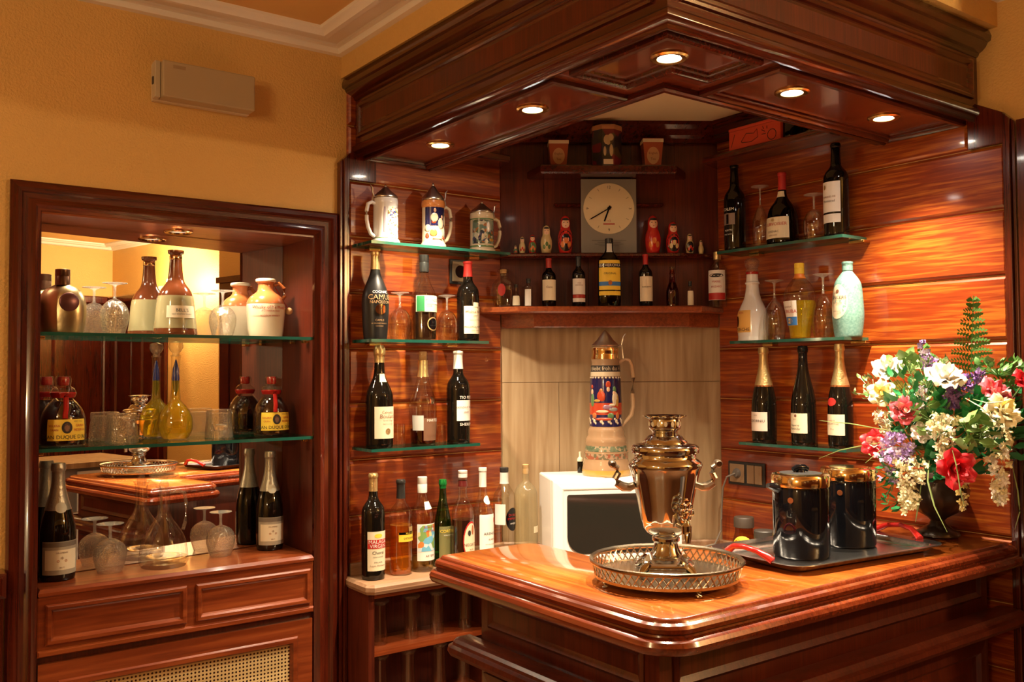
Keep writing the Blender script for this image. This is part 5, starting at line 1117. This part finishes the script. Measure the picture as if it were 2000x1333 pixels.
MB().lathe([(0, 0), (s*.98, 0), (s*.98, .88*H), (0, .88*H)], 8).build('body', spotted('dark painted tin', [(.02, .02, .03), (.16, .01, .02), (.03, .03, .02), (.10, .08, .03), (.02, .02, .05)], 30, .3, .5), t)
MB().lathe([(0, .88*H), (s*1.02, .88*H), (s*1.02, .97*H), (s*.98, H), (0, H)], 8).build('lid', pm('lid buff and red', (.46, .22, .09), .4), t)
ap_ = s*.98*math.cos(PI/8)
Mo = Matrix.Rotation(-R(22.5), 4, 'Z')
o = MB(); o.box(-s*.30, -ap_-.0006, .02*H, s*.30, -ap_-.0001, .14*H); o.build('base_plate', m_cream, t, M=Mo)
o = MB()
for x, z, a, b in ((-.13, .34, .07, .12), (.12, .36, .09, .15), (-.05, .62, .16, .12), (.10, .68, .14, .09), (.0, .55, .1, .06)): o.ell((x*s*1.6, -ap_, z*H), (a*s*1.3, .0015, b*H), seg=10, rings=6)
o.build('painted_figures', pm('old ivory paint', (.60, .50, .28), .4), t, M=Mo, smooth=True)

def redtin():
    a = U(1421, 299, y=-.115); b = U(1522, 278, y=-.115); h = U(1421, 253, y=-.115)[2]-2.232
    t = T('red_tin_box', 'red tin box with black drawings on the high right shelf', 'tin', ((a[0]+b[0])/2, -.07, 2.2323)); w = (b[0]-a[0])/2
    box('body', (-w, -.038, 0), (w, .038, h*.86), pm('red tin', (.62, .07, .03), .4), t, bevel=.003)
    box('lid', (-w-.001, -.039, h*.86), (w+.001, .039, h), pm('red tin', (.62, .07, .03), .4), t, bevel=.003)
    o = MB()
    for pts in ([(-.5, .3), (-.3, .62), (.0, .55), (.12, .7), (.16, .35), (-.1, .2), (-.45, .25), (-.5, .3)], [(-.9, .15), (-.75, .7)], [(.3, .6), (.42, .5)], [(.3, .4), (.45, .4)], [(.34, .74), (.38, .62)], [(.5, .72), (.5, .6)]):
        o.tube([(x*w, -.0385, z*h) for x, z in pts], .0011, 4)
    n = 14; o.tube([(.68*w+.16*w*math.cos(2*PI*i/n), -.0385, h*.3+.16*w*math.sin(2*PI*i/n)) for i in range(n)], .0013, 4, closed=True)
    o.build('black_drawings', m_ink, t)
redtin()
for (u, l, m) in ((1545, 'dark glass jar on the high right shelf, beside the red tin box', m_dark), (1585, 'olive glass jar on the high right shelf, partly behind the canopy edge', m_green2)):
    a = U(u, 270, y=-.07); t = T('storage_jar', l, 'jar', (a[0], -.07, 2.2323), 0)
    MB().lathe([(0, 0), (.026, 0), (.028, .004), (.028, .06), (.02, .072), (.02, .078), (0, .078)], 24).build('glass_body', m, t, smooth=True)
    MB().lathe([(0, .078), (.022, .078), (.022, .09), (0, .09)], 24).build('lid', m_pewter, t, smooth=True)
a = U(962, 300, x=.07); t = T('crystal_bowl', 'small cut-crystal jar on the high left shelf, just under the canopy edge', 'jar', (.07, a[1], 2.2323))
MB().lathe([(0, 0), (.02, 0), (.034, .012), (.040, .03), (.034, .046), (.018, .054)], 36, mod=lambda a, i, z: 1+.03*math.cos(14*a)).build('glass_body', m_cut, t, smooth=True)
MB().ell((0, 0, .062), (.016, .016, .011)).build('lid', m_cut, t, smooth=True)

# ================================================================== SOCKETS
def socketA():
    t = T('wall_socket', 'dark-framed wall socket on the left bar wall, behind the red-capped sherry bottle', 'socket', (.0123, -.818, 1.838))
    box('frame', (0, -.039, -.042), (.007, .039, .042), m_blackm, t, bevel=.004)
    box('plate', (.007, -.031, -.034), (.011, .031, .034), pm('bronze plate', (.22, .15, .09), .4, .4), t, bevel=.003)
    MB().lathe([(.006, .0005), (.020, .0005), (.021, .0015), (0, .0012)][::-1], 24).build('insert', m_black, t, M=Matrix.Translation((.0108, 0, 0)) @ Matrix.Rotation(R(90), 4, 'Y'))
socketA()
t = T('socket_and_switch_plate', 'dark double wall plate with socket and paired switches on the right bar wall', 'socket', (.556, -.0123, 1.152))
box('frame', (-.078, -.007, -.040), (.078, 0, .040), m_blackm, t, bevel=.004)
bz = pm('bronze insert', (.32, .21, .12), .35, .3)
box('socket_plate', (-.068, -.011, -.031), (-.006, -.0065, .031), bz, t, bevel=.003)
for x in (.006, .038): box('switch', (x, -.0115, -.031), (x+.030, -.0065, .031), bz, t, bevel=.002)
t2 = T('plug', 'grey plug with cable in the socket on the right bar wall', 'plug', (.520, -.024, 1.152))
MB().lathe([(0, -.020), (.012, -.019), (.019, -.008), (.020, .0), (.020, .0015), (0, .0015)], 20).build('plug_body', pm('grey plug', (.13, .12, .11), .4), t2, smooth=True, M=Matrix.Translation((0, .011, 0)) @ Matrix.Rotation(R(-90), 4, 'X'))
cab = [(.0, -.009, 0), (-.018, -.03, -.012), (-.035, -.03, -.05), (-.05, -.02, -.12), (-.055, -.02, -.20), (-.065, -.04, -.245), (-.11, -.08, -.262), (-.15, -.12, -.2665)]
cs = []
for i in range(len(cab)-1):
    for q in (0, .5): cs.append(tuple(cab[i][j]*(1-q)+cab[i+1][j]*q for j in range(3)))
MB().tube(cs+[cab[-1]], .0032, 8).build('cable', pm('grey cable', (.20, .17, .14), .5), t2, smooth=True)

# jars behind the tray
for u, vt, l, lm in ((1453, 1010, 'instant coffee jar with brown lid and yellow label behind the tray', pm('brown lid', (.05, .035, .025), .5)), (1492, 1036, 'lower dark-lidded jar behind the tray, right of the coffee jar', pm('dark lid', (.04, .035, .03), .5))):
    p = U(u, 1030, y=-.11); q = U(u, vt, y=-.11); H = q[2]-.8803; Rr = 20*float((p-CAM) @ FW)/FPX
    t = T('coffee_jar', l, 'jar', (p[0], p[1], .8803), R(-60))
    pr = [(0, 0), (Rr*1.1, 0), (Rr*1.15, .01), (Rr*1.15, H*.40), (Rr*.86, H*.66), (Rr*.84, H*.76), (0, H*.77)]
    MB().lathe(pr, 24).build('glass_body', glass('jar glass', (.70, .55, .35), (.3, .2, .1), .8), t, smooth=True)
    MB().lathe([(0, .004), (Rr*1.05, .004), (Rr*1.05, H*.38), (Rr*.7, H*.50), (0, H*.5)], 20).build('coffee', pm('coffee', (.08, .035, .015), .8), t, smooth=True)
    MB().lathe([(0, H*.77), (Rr*.98, H*.775), (Rr*.98, H*.97), (Rr*.9, H), (0, H)], 24).build('lid', lm, t, smooth=True)
    o = MB(); wrap_patch(o, bodyprof(pr), H*.10, H*.60, R(-60), R(60), shape='oval'); o.build('label', m_yellow if u < 1470 else m_cream, t, smooth=True)

# ================================================================== SAMOVAR ON ROUND TRAY
ZC = 1.0522
zr = 1.100
c0 = U(1301, 1093, z=zr); kt = float((c0-CAM) @ FW)/FPX; RT_ = 150*kt
t = T('round_tray', 'round footed silver-plated tray with pierced gallery under the samovar', 'tray', (c0[0], c0[1], ZC))
MB().lathe([(0, .016), (RT_*.90, .016), (RT_*.925, .018), (RT_*.925, .0195), (0, .0195)], 64).build('base_plate', m_traymet, t, smooth=True, ang=30)
# pierced gallery: lattice of crossing bars between two hoops
o = MB(); N = 60; r0, r1 = RT_*.925, RT_*.965; z0, z1 = .018, .044
for s in (1, -1):
    for i in range(N):
        a = 2*PI*i/N; b = a+s*2*PI/N*1.15
        P0 = (r0*math.cos(a), r0*math.sin(a), z0); P1 = (r1*math.cos(b), r1*math.sin(b), z1)
        o.tube([P0, tuple((x+y)/2 for x, y in zip(P0, P1)), P1], .0016, 5)
o.build('pierced_gallery', m_traymet, t, smooth=True)
o = MB().lathe([(RT_*.958, .042), (RT_*.985, .043), (RT_, .046), (RT_, .050), (RT_*.985, .052), (RT_*.95, .049), (RT_*.945, .045), (RT_*.958, .042)], 72, mod=lambda a, i, z: 1+.004*math.cos(90*a)).build('rim', m_traymet, t, smooth=True)
MB().lathe([(RT_*.915, .014), (RT_*.935, .014), (RT_*.94, .020), (RT_*.92, .021), (RT_*.915, .014)], 72).build('lower_hoop', m_traymet, t, smooth=True)
for a in (R(-105), R(-20), R(70), R(160)):
    o = MB().tube([(.86*RT_*math.cos(a), .86*RT_*math.sin(a), .0165), (.90*RT_*math.cos(a), .90*RT_*math.sin(a), .009), (.89*RT_*math.cos(a), .89*RT_*math.sin(a), .0035)], [.006, .005, .0065], 10); o.build('foot', m_traymet, t, smooth=True)
sb = c0[:2]; zb = ZC+.0200
def zat(v, u=1301):
    # height of a pixel row on the samovar axis
    d = ray(u, v); tt = ((sb[0]-CAM[0])*d[0]+(sb[1]-CAM[1])*d[1])/(d[0]**2+d[1]**2); return CAM[2]+d[2]*tt-zb
ks = float((np.array([sb[0], sb[1], 1.2])-CAM) @ FW)/FPX
sm_ = T('samovar', 'polished nickel samovar with scroll handles and ornate tap on the round tray', 'samovar', (sb[0], sb[1], zb), R(-42))
B_ = zat(1103)       # axis height where the foot block ends
def Z(v): return zat(v)
hb = Z(1095)
MB().slab([(-.050, -.050), (.050, -.050), (.050, .050), (-.050, .050)], [(0, .012), (0, .020), (.006, .026), (.016, .032), (.020, .036)]).build('foot_block', m_samo, sm_, bevel=.003)
for x in (-1, 1):
    for y in (-1, 1): MB().tube([(x*.040, y*.040, .022), (x*.050, y*.050, .014), (x*.056, y*.056, .006), (x*.062, y*.062, .0045)], [.010, .009, .006, .004], 10).build('foot', m_samo, sm_, smooth=True)
q = lambda hw, v: (hw*ks, Z(v))
neck = [(0, .0355), (.030, .0355), (.034, .040), (.030, .046), q(24, 1068), q(22, 1060), q(27, 1055), q(27, 1050), q(24, 1047), (0, Z(1047))]
MB().lathe(neck, 40).build('pedestal', m_samo, sm_, smooth=True, ang=40)
body = [(0, Z(1048)), q(25, 1047), q(36, 1040), q(43, 1031), q(45, 1022), q(46, 1019), q(47, 1014), q(52, 985), q(58, 955), q(63, 932), q(66, 920), q(70, 914), q(72, 908), q(70, 902), q(63, 897), q(60, 893), q(60, 887), q(64, 884), (0, Z(884))]
MB().lathe(body, 72, mod=lambda a, i, z: 1+(.022*abs(math.cos(6*a)) if 6 <= i <= 10 else 0)).build('body', m_samo, sm_, smooth=True, ang=50)
lid = [(0, Z(884)), q(65, 884), q(66, 880), q(66, 874), q(62, 870), q(50, 867), q(44, 866), q(43, 862), q(38, 858), q(34, 853), q(30, 850), q(27, 849), (0, Z(849))]
MB().lathe(lid, 60).build('lid', m_samo, sm_, smooth=True, ang=45)
crown = [(0, Z(850)), q(24, 849), q(25, 842), q(30, 838), q(31, 834), q(31, 822), q(30, 819), q(36, 816), q(42, 813), q(42, 811.5), q(35, 812.5), q(27, 816), q(26, 832), (0, Z(834))]
MB().lathe(crown, 60, mod=lambda a, i, z: 1+(.03*math.cos(20*a) if i in (8, 9) else 0)).build('crown', m_samo, sm_, smooth=True, ang=45)
o = MB()
for i in range(14):
    a = 2*PI*i/14; o.ell((31*ks*math.cos(a), 31*ks*math.sin(a), Z(828)), (.0012, .0045, .0055), rot=Matrix.Rotation(a, 4, 'Z'), seg=6, rings=4)
o.build('pierced_stars', m_cream, sm_)
# direction of the image's horizontal in the samovar's own frame
ha = math.atan2(RT[1], RT[0])-R(-42)
for s in (-1, 1):
    dx, dy = s*math.cos(ha), s*math.sin(ha)
    def HP(hw, v): return (hw*ks*dx, hw*ks*dy, Z(v))
    pts = [HP(60, 948), HP(70, 952), HP(82, 951), HP(93, 944), HP(97, 934), HP(92, 924), HP(93, 914), HP(103, 907)]
    MB().tube(pts, [.007, .009, .010, .009, .0075, .007, .0065, .006], 10, flat=1.5).build('handle', m_samo_d, sm_, smooth=True)
    tw = Vector((-dy, dx, 0)); c_ = Vector(HP(103, 906))
    g = [tuple(c_+tw*(x-.0)*.001+Vector((0, 0, 0))) for x in (-16, -10, -4, 4, 10, 16)]
    MB().tube(g, [.006, .0085, .0075, .0085, .0075, .005], 12).build('grip', m_samo_d, sm_, smooth=True)
fa = math.atan2(-FW[1], -FW[0])-R(-42)+R(22); dx, dy = math.cos(fa), math.sin(fa); px_, py_ = -dy, dx
def TP(r, v, s=0): return (r*ks*dx+s*px_, r*ks*dy+s*py_, Z(v))
MB().tube([TP(44, 1018), TP(60, 1020), TP(72, 1022), TP(78, 1030), TP(78, 1048)], [.007, .0065, .008, .008, .0065], 12).build('tap', m_samo, sm_, smooth=True)
MB().lathe([(0, -.012), (.010, -.010), (.011, .006), (.006, .012), (.005, .020), (0, .020)], 16, TP(74, 1022)).build('tap_barrel', m_samo, sm_, smooth=True)
o = MB()
for s_, v, r_ in ((0, 1000, .010), (.010, 992, .007), (-.010, 992, .007), (.007, 980, .007), (-.007, 980, .007), (0, 972, .006)):
    cc = TP(74, v, s_); n = 10
    o.tube([(cc[0]+px_*r_*math.cos(2*PI*i/n), cc[1]+py_*r_*math.cos(2*PI*i/n), cc[2]+r_*math.sin(2*PI*i/n)) for i in range(n)], .0022, 6, closed=True)
o.build('tap_key', m_samo, sm_, smooth=True)

# ================================================================== RECTANGULAR TRAY WITH COFFEE JUGS
tr = T('serving_tray', 'rectangular steel serving tray with red handles holding two black jugs', 'tray', (1.230, -.538, ZC), R(-5.6))
hw, hl = .152, .268
OUT = roundpoly([(-hw, -hl), (hw, -hl), (hw, hl), (-hw, hl)], .055, 6)
MB().slab(OUT, [(.040, .0005), (.028, .006), (.022, .016), (.000, .020), (.001, .0215), (.024, .0175), (.031, .007), (.044, .0025)]).build('pan', m_steel, tr, smooth=True, ang=40)
for s in (-1, 1):
    pts = [(-.070, s*(hl-.008), .0215), (-.060, s*(hl-.004), .028), (-.036, s*(hl+.006), .040), (0, s*(hl+.012), .045), (.036, s*(hl+.006), .040), (.060, s*(hl-.004), .028), (.070, s*(hl-.008), .0215)]
    MB().tube(pts, [.009, .0085, .0065, .0062, .0065, .0085, .009], 12).build('handle', m_red, tr, smooth=True)
zt = ZC+.0032
def jug(u, vf, w, v_goldtop, v_goldbot, knob, label, fa_):
    c = U(u, vf, z=zt); k = float((c-CAM) @ FW)/FPX; r = w/2*k
    def ZZ(v):
        d = ray(u, v); tt = ((c[0]-CAM[0])*d[0]+(c[1]-CAM[1])*d[1])/(d[0]**2+d[1]**2); return CAM[2]+d[2]*tt-zt
    t = T('thermos_jug', label, 'jug', (c[0], c[1], zt), R(fa_), 'black thermos jugs on the steel tray')
    zg, zh = ZZ(v_goldbot), ZZ(v_goldtop)
    MB().lathe([(0, 0), (r*.90, 0), (r*.96, .006), (r*.97, zg*.97), (r*.95, zg), (0, zg)], 56).build('body', m_black, t, smooth=True, ang=40)
    MB().lathe([(0, zg), (r*.99, zg+.0005), (r*1.0, zg+.003), (r*1.0, zh-.004), (r*.965, zh), (r*.80, zh+.001), (r*.78, zh-.001), (0, zh-.001)], 56).build('gold_collar', m_gold, t, smooth=True, ang=40)
    MB().lathe([(0, zh-.001), (r*.70, zh+.0005), (r*.72, zh+.003), (0, zh+.0045)], 40).build('lid', m_blackm if knob else m_gold, t, smooth=True)
    if knob: MB().tube([(-.020, 0, zh+.010), (-.010, 0, zh+.015), (.010, 0, zh+.015), (.020, 0, zh+.010)], [.006, .008, .008, .006], 10, flat=.9).build('knob', m_black, t, smooth=True)
    if knob: MB().lathe([(0, zh+.003), (.012, zh+.003), (.010, zh+.010), (0, zh+.012)], 16).build('knob_stem', m_black, t, smooth=True)
    # spout to the viewer's left
    MB().tube([(r*.80, 0, zg-.004), (r*1.05, 0, zg-.001), (r*1.28, 0, zg+.003)], [.014, .011, .006], 12, flat=1.5).build('spout', m_black, t, smooth=True)
    a = R(38); MB().lathe([(0, 0), (.0065, 0), (.007, .0015), (0, .002)], 20).build('badge', pm('copper badge', (.30, .09, .03), .3, .7), t, smooth=True, M=Matrix.Translation((r*.965*math.cos(a), r*.965*math.sin(a), zg*.83)) @ Matrix.Rotation(a, 4, 'Z') @ Matrix.Rotation(R(90), 4, 'Y'))
    return t
jug(1566, 1086, 112, 926, 949, True, 'black thermos jug with gold collar and black knob, nearer on the tray', -112)
jug(1659, 1064, 104, 914, 936, False, 'black thermos jug with plain gold lid, farther on the tray beside the flowers', -112)

# ================================================================== FLOWERS IN URN
vx, vy = 1.268, -.098
fl = T('flower_arrangement', 'dark footed urn of artificial roses, lilac, wisteria and fern on the counter end', 'flowers', (vx, vy, ZC))
urn = [(0, 0), (.050, 0), (.056, .004), (.054, .012), (.040, .020), (.022, .032), (.017, .042), (.024, .050), (.052, .066), (.074, .095), (.080, .125), (.074, .150), (.080, .158), (.078, .162), (.066, .155), (0, .150)]
MB().lathe(urn, 40, mod=lambda a, i, z: 1+(.02*math.cos(14*a) if 7 <= i <= 11 else 0)).build('urn', pm('dark bronze urn', (.035, .022, .016), .3, .4, coat=.3), fl, smooth=True, ang=50)
def FPt(u, v, y):
    p = U(u, v, y=y); return Vector((p[0]-vx, p[1]-vy, p[2]-ZC))
VD = Vector((-FW[0], -FW[1], .15)).normalized()
def basis(d):
    d = d.normalized(); x = d.cross(Vector((0, 0, 1)));
    if x.length < .1: x = Vector((1, 0, 0))
    x.normalize(); return Matrix((x, d.cross(x)*-1, d)).transposed().to_4x4()
def rose(u, v, px, y, m1, m2, name, up=.5, lay=4, ruffle=.12, face=0.0):
    c = FPt(u, v, y); s = px*2.55/FPX*1.0
    d = (VD*(1-up)+Vector((0, 0, 1))*up+Vector((RT[0], RT[1], 0))*((u-1850)/400+face)).normalized()
    M_ = Matrix.Translation(c) @ basis(d); rnd = random.Random(int(u*7+v))
    o = MB()
    for L_ in range(lay):
        n = 3+L_*1; op = .25+.75*L_/(lay-1 or 1); hh = s*(1.05-.25*L_/lay)
        for i in range(n):
            a = 2*PI*(i+.5*(L_ % 2))/n+rnd.uniform(-.15, .15); vs = []
            for q in range(6):
                v_ = q/5; rad = s*(.10+op*.95*v_**1.1); zz = -s*.35+hh*(v_-.35*op*v_**2.2)
                wd = s*(.16+.62*math.sin(PI*min(1, v_*.62+.1)))*(.55+.5*op)
                for w_ in range(7):
                    g = -1+2*w_/6; aa = a+g*wd/max(rad, s*.22)*.62
                    rr = rad*(1-.10*g*g*(1 if v_ > .6 else 0)); z_ = zz-s*.16*g*g*v_+s*ruffle*math.sin(g*5+i+L_)*v_**3-(s*.14*v_**6*op)
                    if v_ > .95: rr *= 1-.08*g*g
                    vs.append(tuple(M_ @ Vector((rr*math.cos(aa), rr*math.sin(aa), z_))))
            o.add(vs, [(r_*7+c_, r_*7+c_+1, r_*7+c_+8, r_*7+c_+7) for r_ in range(5) for c_ in range(6)], 0 if L_ >= lay-2 or rnd.random() < .5 else 1)
    o.ell(tuple(c), (s*.18, s*.18, s*.24), 1, seg=8, rings=6)
    ob = o.build(name, [m1, m2], fl, smooth=True, ang=80)
    cal = MB(); cal.tube([tuple(c-d*s*.3), tuple(c-d*s*.7+Vector((0, 0, -.01))), tuple(c*.6+Vector((0, 0, .05)))], .0022, 5); cal.build('stem', g_stem, ob)
def petal_m(n, c): return pm(n, c, .5)
P_W = petal_m('white petal', (.84, .80, .70)); P_C = petal_m('cream petal', (.78, .70, .42)); P_Y = petal_m('yellow petal', (.80, .66, .22))
P_R = petal_m('red petal', (.62, .015, .03)); P_P = petal_m('pink petal', (.68, .10, .14)); P_PW = petal_m('pale pink petal', (.80, .48, .42)); P_L = petal_m('lilac petal', (.38, .24, .55)); P_V = petal_m('violet petal', (.22, .09, .34)); P_LW = petal_m('pale lilac petal', (.60, .48, .62))
g_leaf = pm('leaf green', (.05, .15, .025), .45); g_leaf2 = pm('light leaf green', (.16, .28, .08), .45); g_var = spotted('variegated leaf', [(.08, .18, .04), (.55, .58, .34), (.16, .26, .08)], 140, .5, .1); g_stem = pm('stem green', (.10, .16, .05), .5); g_fern = pm('fern green', (.08, .22, .04), .5); g_blade = pm('blade green', (.22, .30, .10), .45)
def cluster(u, v, wpx, hpx, y, mats, name, n, sz, hang=True, rot=0.0):
    o = MB(); rnd = random.Random(int(u+v*3)); kk = 2.55/FPX
    for i in range(n):
        f = rnd.random(); taper = (1-.75*f) if hang else (.35+.65*math.sin(PI*(f*.8+.15)))
        g = rnd.uniform(0, 2*PI); rr = wpx*kk*taper*math.sqrt(rnd.random())
        ox, oz = rr*math.cos(g), (-f*2+1)*hpx*kk if hang else (f*2-1)*hpx*kk
        if rot: ox, oz = ox*math.cos(rot)-oz*math.sin(rot), ox*math.sin(rot)+oz*math.cos(rot)
        c = FPt(u, v, y)+Vector((RT[0], RT[1], 0))*ox+Vector((-FW[0], -FW[1], 0))*rr*math.sin(g)*.8+Vector((0, 0, oz))
        d = Vector((rnd.uniform(-1, 1), rnd.uniform(-1, 1), rnd.uniform(-1, .3))); B = basis(d); M_ = Matrix.Translation(c) @ B @ Matrix.Rotation(rnd.uniform(0, 6), 4, 'Z'); mi_ = rnd.randrange(len(mats))
        for k_ in range(4):
            a = PI/2*k_; vs = [(0, 0, 0), (sz*.55, -sz*.42, sz*.15), (sz*1.05, -sz*.18, sz*.30), (sz*1.05, sz*.18, sz*.30), (sz*.55, sz*.42, sz*.15)]
            Mk = M_ @ Matrix.Rotation(a, 4, 'Z'); o.add([tuple(Mk @ Vector(q_)) for q_ in vs], [(0, 1, 2, 3, 4)], mi_)
    o.build(name, mats, fl, smooth=False)
def leaves(u, v, wpx, hpx, y, m, name, n, ln, wd, dep=.05, seed=0):
    o = MB(); rnd = random.Random(int(u*3+v)+seed); kk = 2.55/FPX; root = Vector((0, 0, .16))
    for i in range(n):
        c = FPt(u, v, y)+Vector((RT[0], RT[1], 0))*rnd.uniform(-wpx, wpx)*kk+Vector((0, 0, rnd.uniform(-hpx, hpx)*kk))+Vector((FW[0], FW[1], 0))*rnd.uniform(-dep, dep)
        d = (c-root).normalized()*.8+Vector((rnd.uniform(-.7, .7), rnd.uniform(-.7, .7), rnd.uniform(-.6, .5))); d.normalize()
        x = d.cross(Vector((rnd.uniform(-1, 1), rnd.uniform(-1, 1), 1))).normalized(); nn = d.cross(x); L_ = ln*rnd.uniform(.7, 1.2); W_ = wd*rnd.uniform(.8, 1.2)
        vs = [c, c+d*L_*.3+x*W_-nn*L_*.05, c+d*L_*.7+x*W_*.8-nn*L_*.06, c+d*L_-nn*L_*.2, c+d*L_*.7-x*W_*.8-nn*L_*.06, c+d*L_*.3-x*W_-nn*L_*.05, c+d*L_*.5+nn*W_*.2]
        vs = [tuple(min(q_[i_], -vy-.02) if i_ == 1 else q_[i_] for i_ in range(3)) for q_ in vs]
        if i % 1 == 0: o.tube([tuple(c), tuple(FPt(u, v, y)*.93+root*.07)], .0008, 3)
        o.add([tuple(q_) for q_ in vs], [(0, 1, 6), (1, 2, 6), (2, 3, 6), (3, 4, 6), (4, 5, 6), (5, 0, 6)])
    o.build(name, m, fl, smooth=True)
rose(1733, 718, 30, -.20, P_W, P_W, 'white_rose', .45); rose(1846, 735, 36, -.24, P_W, P_W, 'white_rose', .55)
rose(1722, 768, 27, -.24, P_C, P_Y, 'yellow_rose', .2); rose(1755, 762, 22, -.18, P_Y, P_Y, 'yellow_rose', .4)
rose(1768, 802, 28, -.27, P_P, P_PW, 'pink_rose', .2); rose(1708, 866, 27, -.26, P_R, P_PW, 'red_rose', .0, face=-.2)
rose(1945, 765, 32, -.20, P_P, P_PW, 'pink_rose', .45); rose(2003, 748, 28, -.18, P_R, P_P, 'red_rose', .4)
rose(1962, 802, 33, -.24, P_C, P_Y, 'yellow_rose', .35); rose(1868, 916, 36, -.30, P_R, P_R, 'red_rose', -.15, 3)
rose(1940, 812, 24, -.22, P_W, P_C, 'white_rose', .3); rose(1800, 845, 20, -.25, P_W, P_PW, 'white_rose', .1)
cluster(1815, 708, 12, 42, -.17, [P_L, P_V, P_LW], 'lilac_spray', 80, .0075, False, .35); cluster(1885, 755, 20, 42, -.18, [P_L, P_V, P_V], 'lilac_spray', 100, .008, False, -.9)
cluster(1750, 876, 38, 28, -.29, [P_L, P_LW, P_L], 'lilac_spray', 120, .0085, False); cluster(1862, 778, 16, 18, -.22, [P_V, P_V], 'lilac_spray', 50, .008, False)
cluster(1740, 915, 26, 24, -.27, [P_LW, P_L], 'lilac_spray', 40, .007, False); cluster(1800, 775, 14, 20, -.24, [P_LW, P_W], 'white_filler', 40, .006, False)
cluster(1728, 828, 26, 26, -.24, [P_C, P_W], 'cream_wisteria', 60, .0085); cluster(1845, 862, 30, 48, -.29, [P_C, P_C, P_W], 'cream_wisteria', 120, .010)
cluster(1780, 945, 34, 44, -.29, [P_C, P_C], 'cream_wisteria', 130, .009); cluster(1950, 905, 30, 72, -.22, [P_C, P_W], 'cream_wisteria', 130, .010)
cluster(1880, 968, 14, 24, -.22, [P_C, P_Y], 'cream_wisteria', 30, .008)
cluster(1765, 975, 12, 26, -.28, [P_C], 'cream_wisteria', 24, .009)
for (u, v, w_, h_, y, m, n, ln, wd) in ((1800, 800, 60, 60, -.20, g_leaf, 90, .035, .010), (1900, 830, 80, 60, -.17, g_leaf, 110, .040, .012), (1780, 870, 60, 60, -.20, g_leaf2, 70, .030, .009), (1700, 760, 18, 22, -.20, g_var, 26, .020, .008),
     (1810, 745, 40, 40, -.20, g_var, 60, .024, .008), (1900, 850, 26, 26, -.28, g_leaf2, 26, .045, .016), (1775, 715, 30, 14, -.16, g_leaf2, 20, .035, .014), (1960, 720, 40, 12, -.12, g_fern, 40, .022, .007), (1740, 940, 24, 40, -.24, g_leaf, 30, .028, .010), (1960, 850, 40, 40, -.16, g_leaf, 60, .036, .012), (1860, 900, 60, 30, -.16, g_leaf, 70, .035, .012), (1745, 985, 10, 16, -.24, g_leaf, 8, .030, .012), (1830, 820, 50, 30, -.23, g_leaf2, 40, .035, .012)):
    leaves(u, v, w_, h_, y, m, 'leaf_spray', n, ln, wd)
# fern: stem with side fronds shrinking to the tip
def fern(base, tip, nf, wlen, y):
    o = MB(); A = FPt(*base, y); B = FPt(*tip, y); ax = (B-A); o.tube([tuple(A), tuple((A+B)/2), tuple(B)], .0012, 5)
    sd = Vector((RT[0], RT[1], 0))
    for i in range(nf):
        f = (i+.3)/nf; P0 = A+ax*f; ln = wlen*(1-f)**.8+.008
        for s in (-1, 1):
            d = (sd*s*.95+Vector((0, 0, .28))).normalized(); m_ = max(4, int(ln/.008))
            for j in range(m_):
                g = j/m_; Q = P0+d*ln*g-Vector((0, 0, ln*.25*g*g)); l2 = .020*(1-g*.7)
                for s2 in (-1, 1):
                    e = (d*.5+Vector((0, 0, s2*.9))).normalized(); x = Vector((-FW[0], -FW[1], 0))*.002+d*.0052
                    o.add([tuple(Q), tuple(Q+e*l2*.5+x), tuple(Q+e*l2), tuple(Q+e*l2*.5-x)], [(0, 1, 2, 3)])
    o.build('fern_frond', g_fern, fl)
fern((1895, 775), (1901, 578), 10, .080, -.10)
fern((1830, 760), (1800, 670), 5, .04, -.12)
fern((1960, 760), (1985, 700), 5, .04, -.10)
def blade(pts, y):
    p = [FPt(u, v, yy) for (u, v), yy in zip(pts, y)]; sm2 = []
    for i in range(len(p)-1):
        for q_ in (0, .33, .66): sm2.append(tuple(p[i].lerp(p[i+1], q_)))
    sm2.append(tuple(p[-1])); n = len(sm2); MB().tube(sm2, [max(.0004, .0016*math.sin(PI*(i+.6)/(n+.4))) for i in range(n)], 5, flat=1.6).build('grass_blade', g_blade, fl, smooth=True)
blade([(1815, 900), (1812, 940), (1825, 990), (1850, 1040)], [-.27, -.29, -.30, -.30]); blade([(1860, 880), (1868, 910), (1876, 960), (1884, 990)], [-.33, -.335, -.33, -.31])
blade([(1800, 940), (1795, 980), (1788, 1020)], [-.28, -.28, -.27]); blade([(1975, 900), (1988, 960), (1992, 1000), (1982, 1035)], [-.2, -.2, -.2, -.2])
blade([(1760, 860), (1700, 868), (1640, 880), (1600, 896)], [-.27, -.27, -.27, -.26]); blade([(1760, 845), (1700, 835), (1660, 828), (1600, 822)], [-.27, -.26, -.25, -.24]); blade([(1770, 870), (1720, 880), (1690, 905)], [-.28, -.3, -.31])
blade([(1900, 780), (1930, 788), (1960, 785)], [-.27, -.29, -.29]); blade([(1885, 778), (1915, 795), (1925, 805)], [-.28, -.3, -.3])
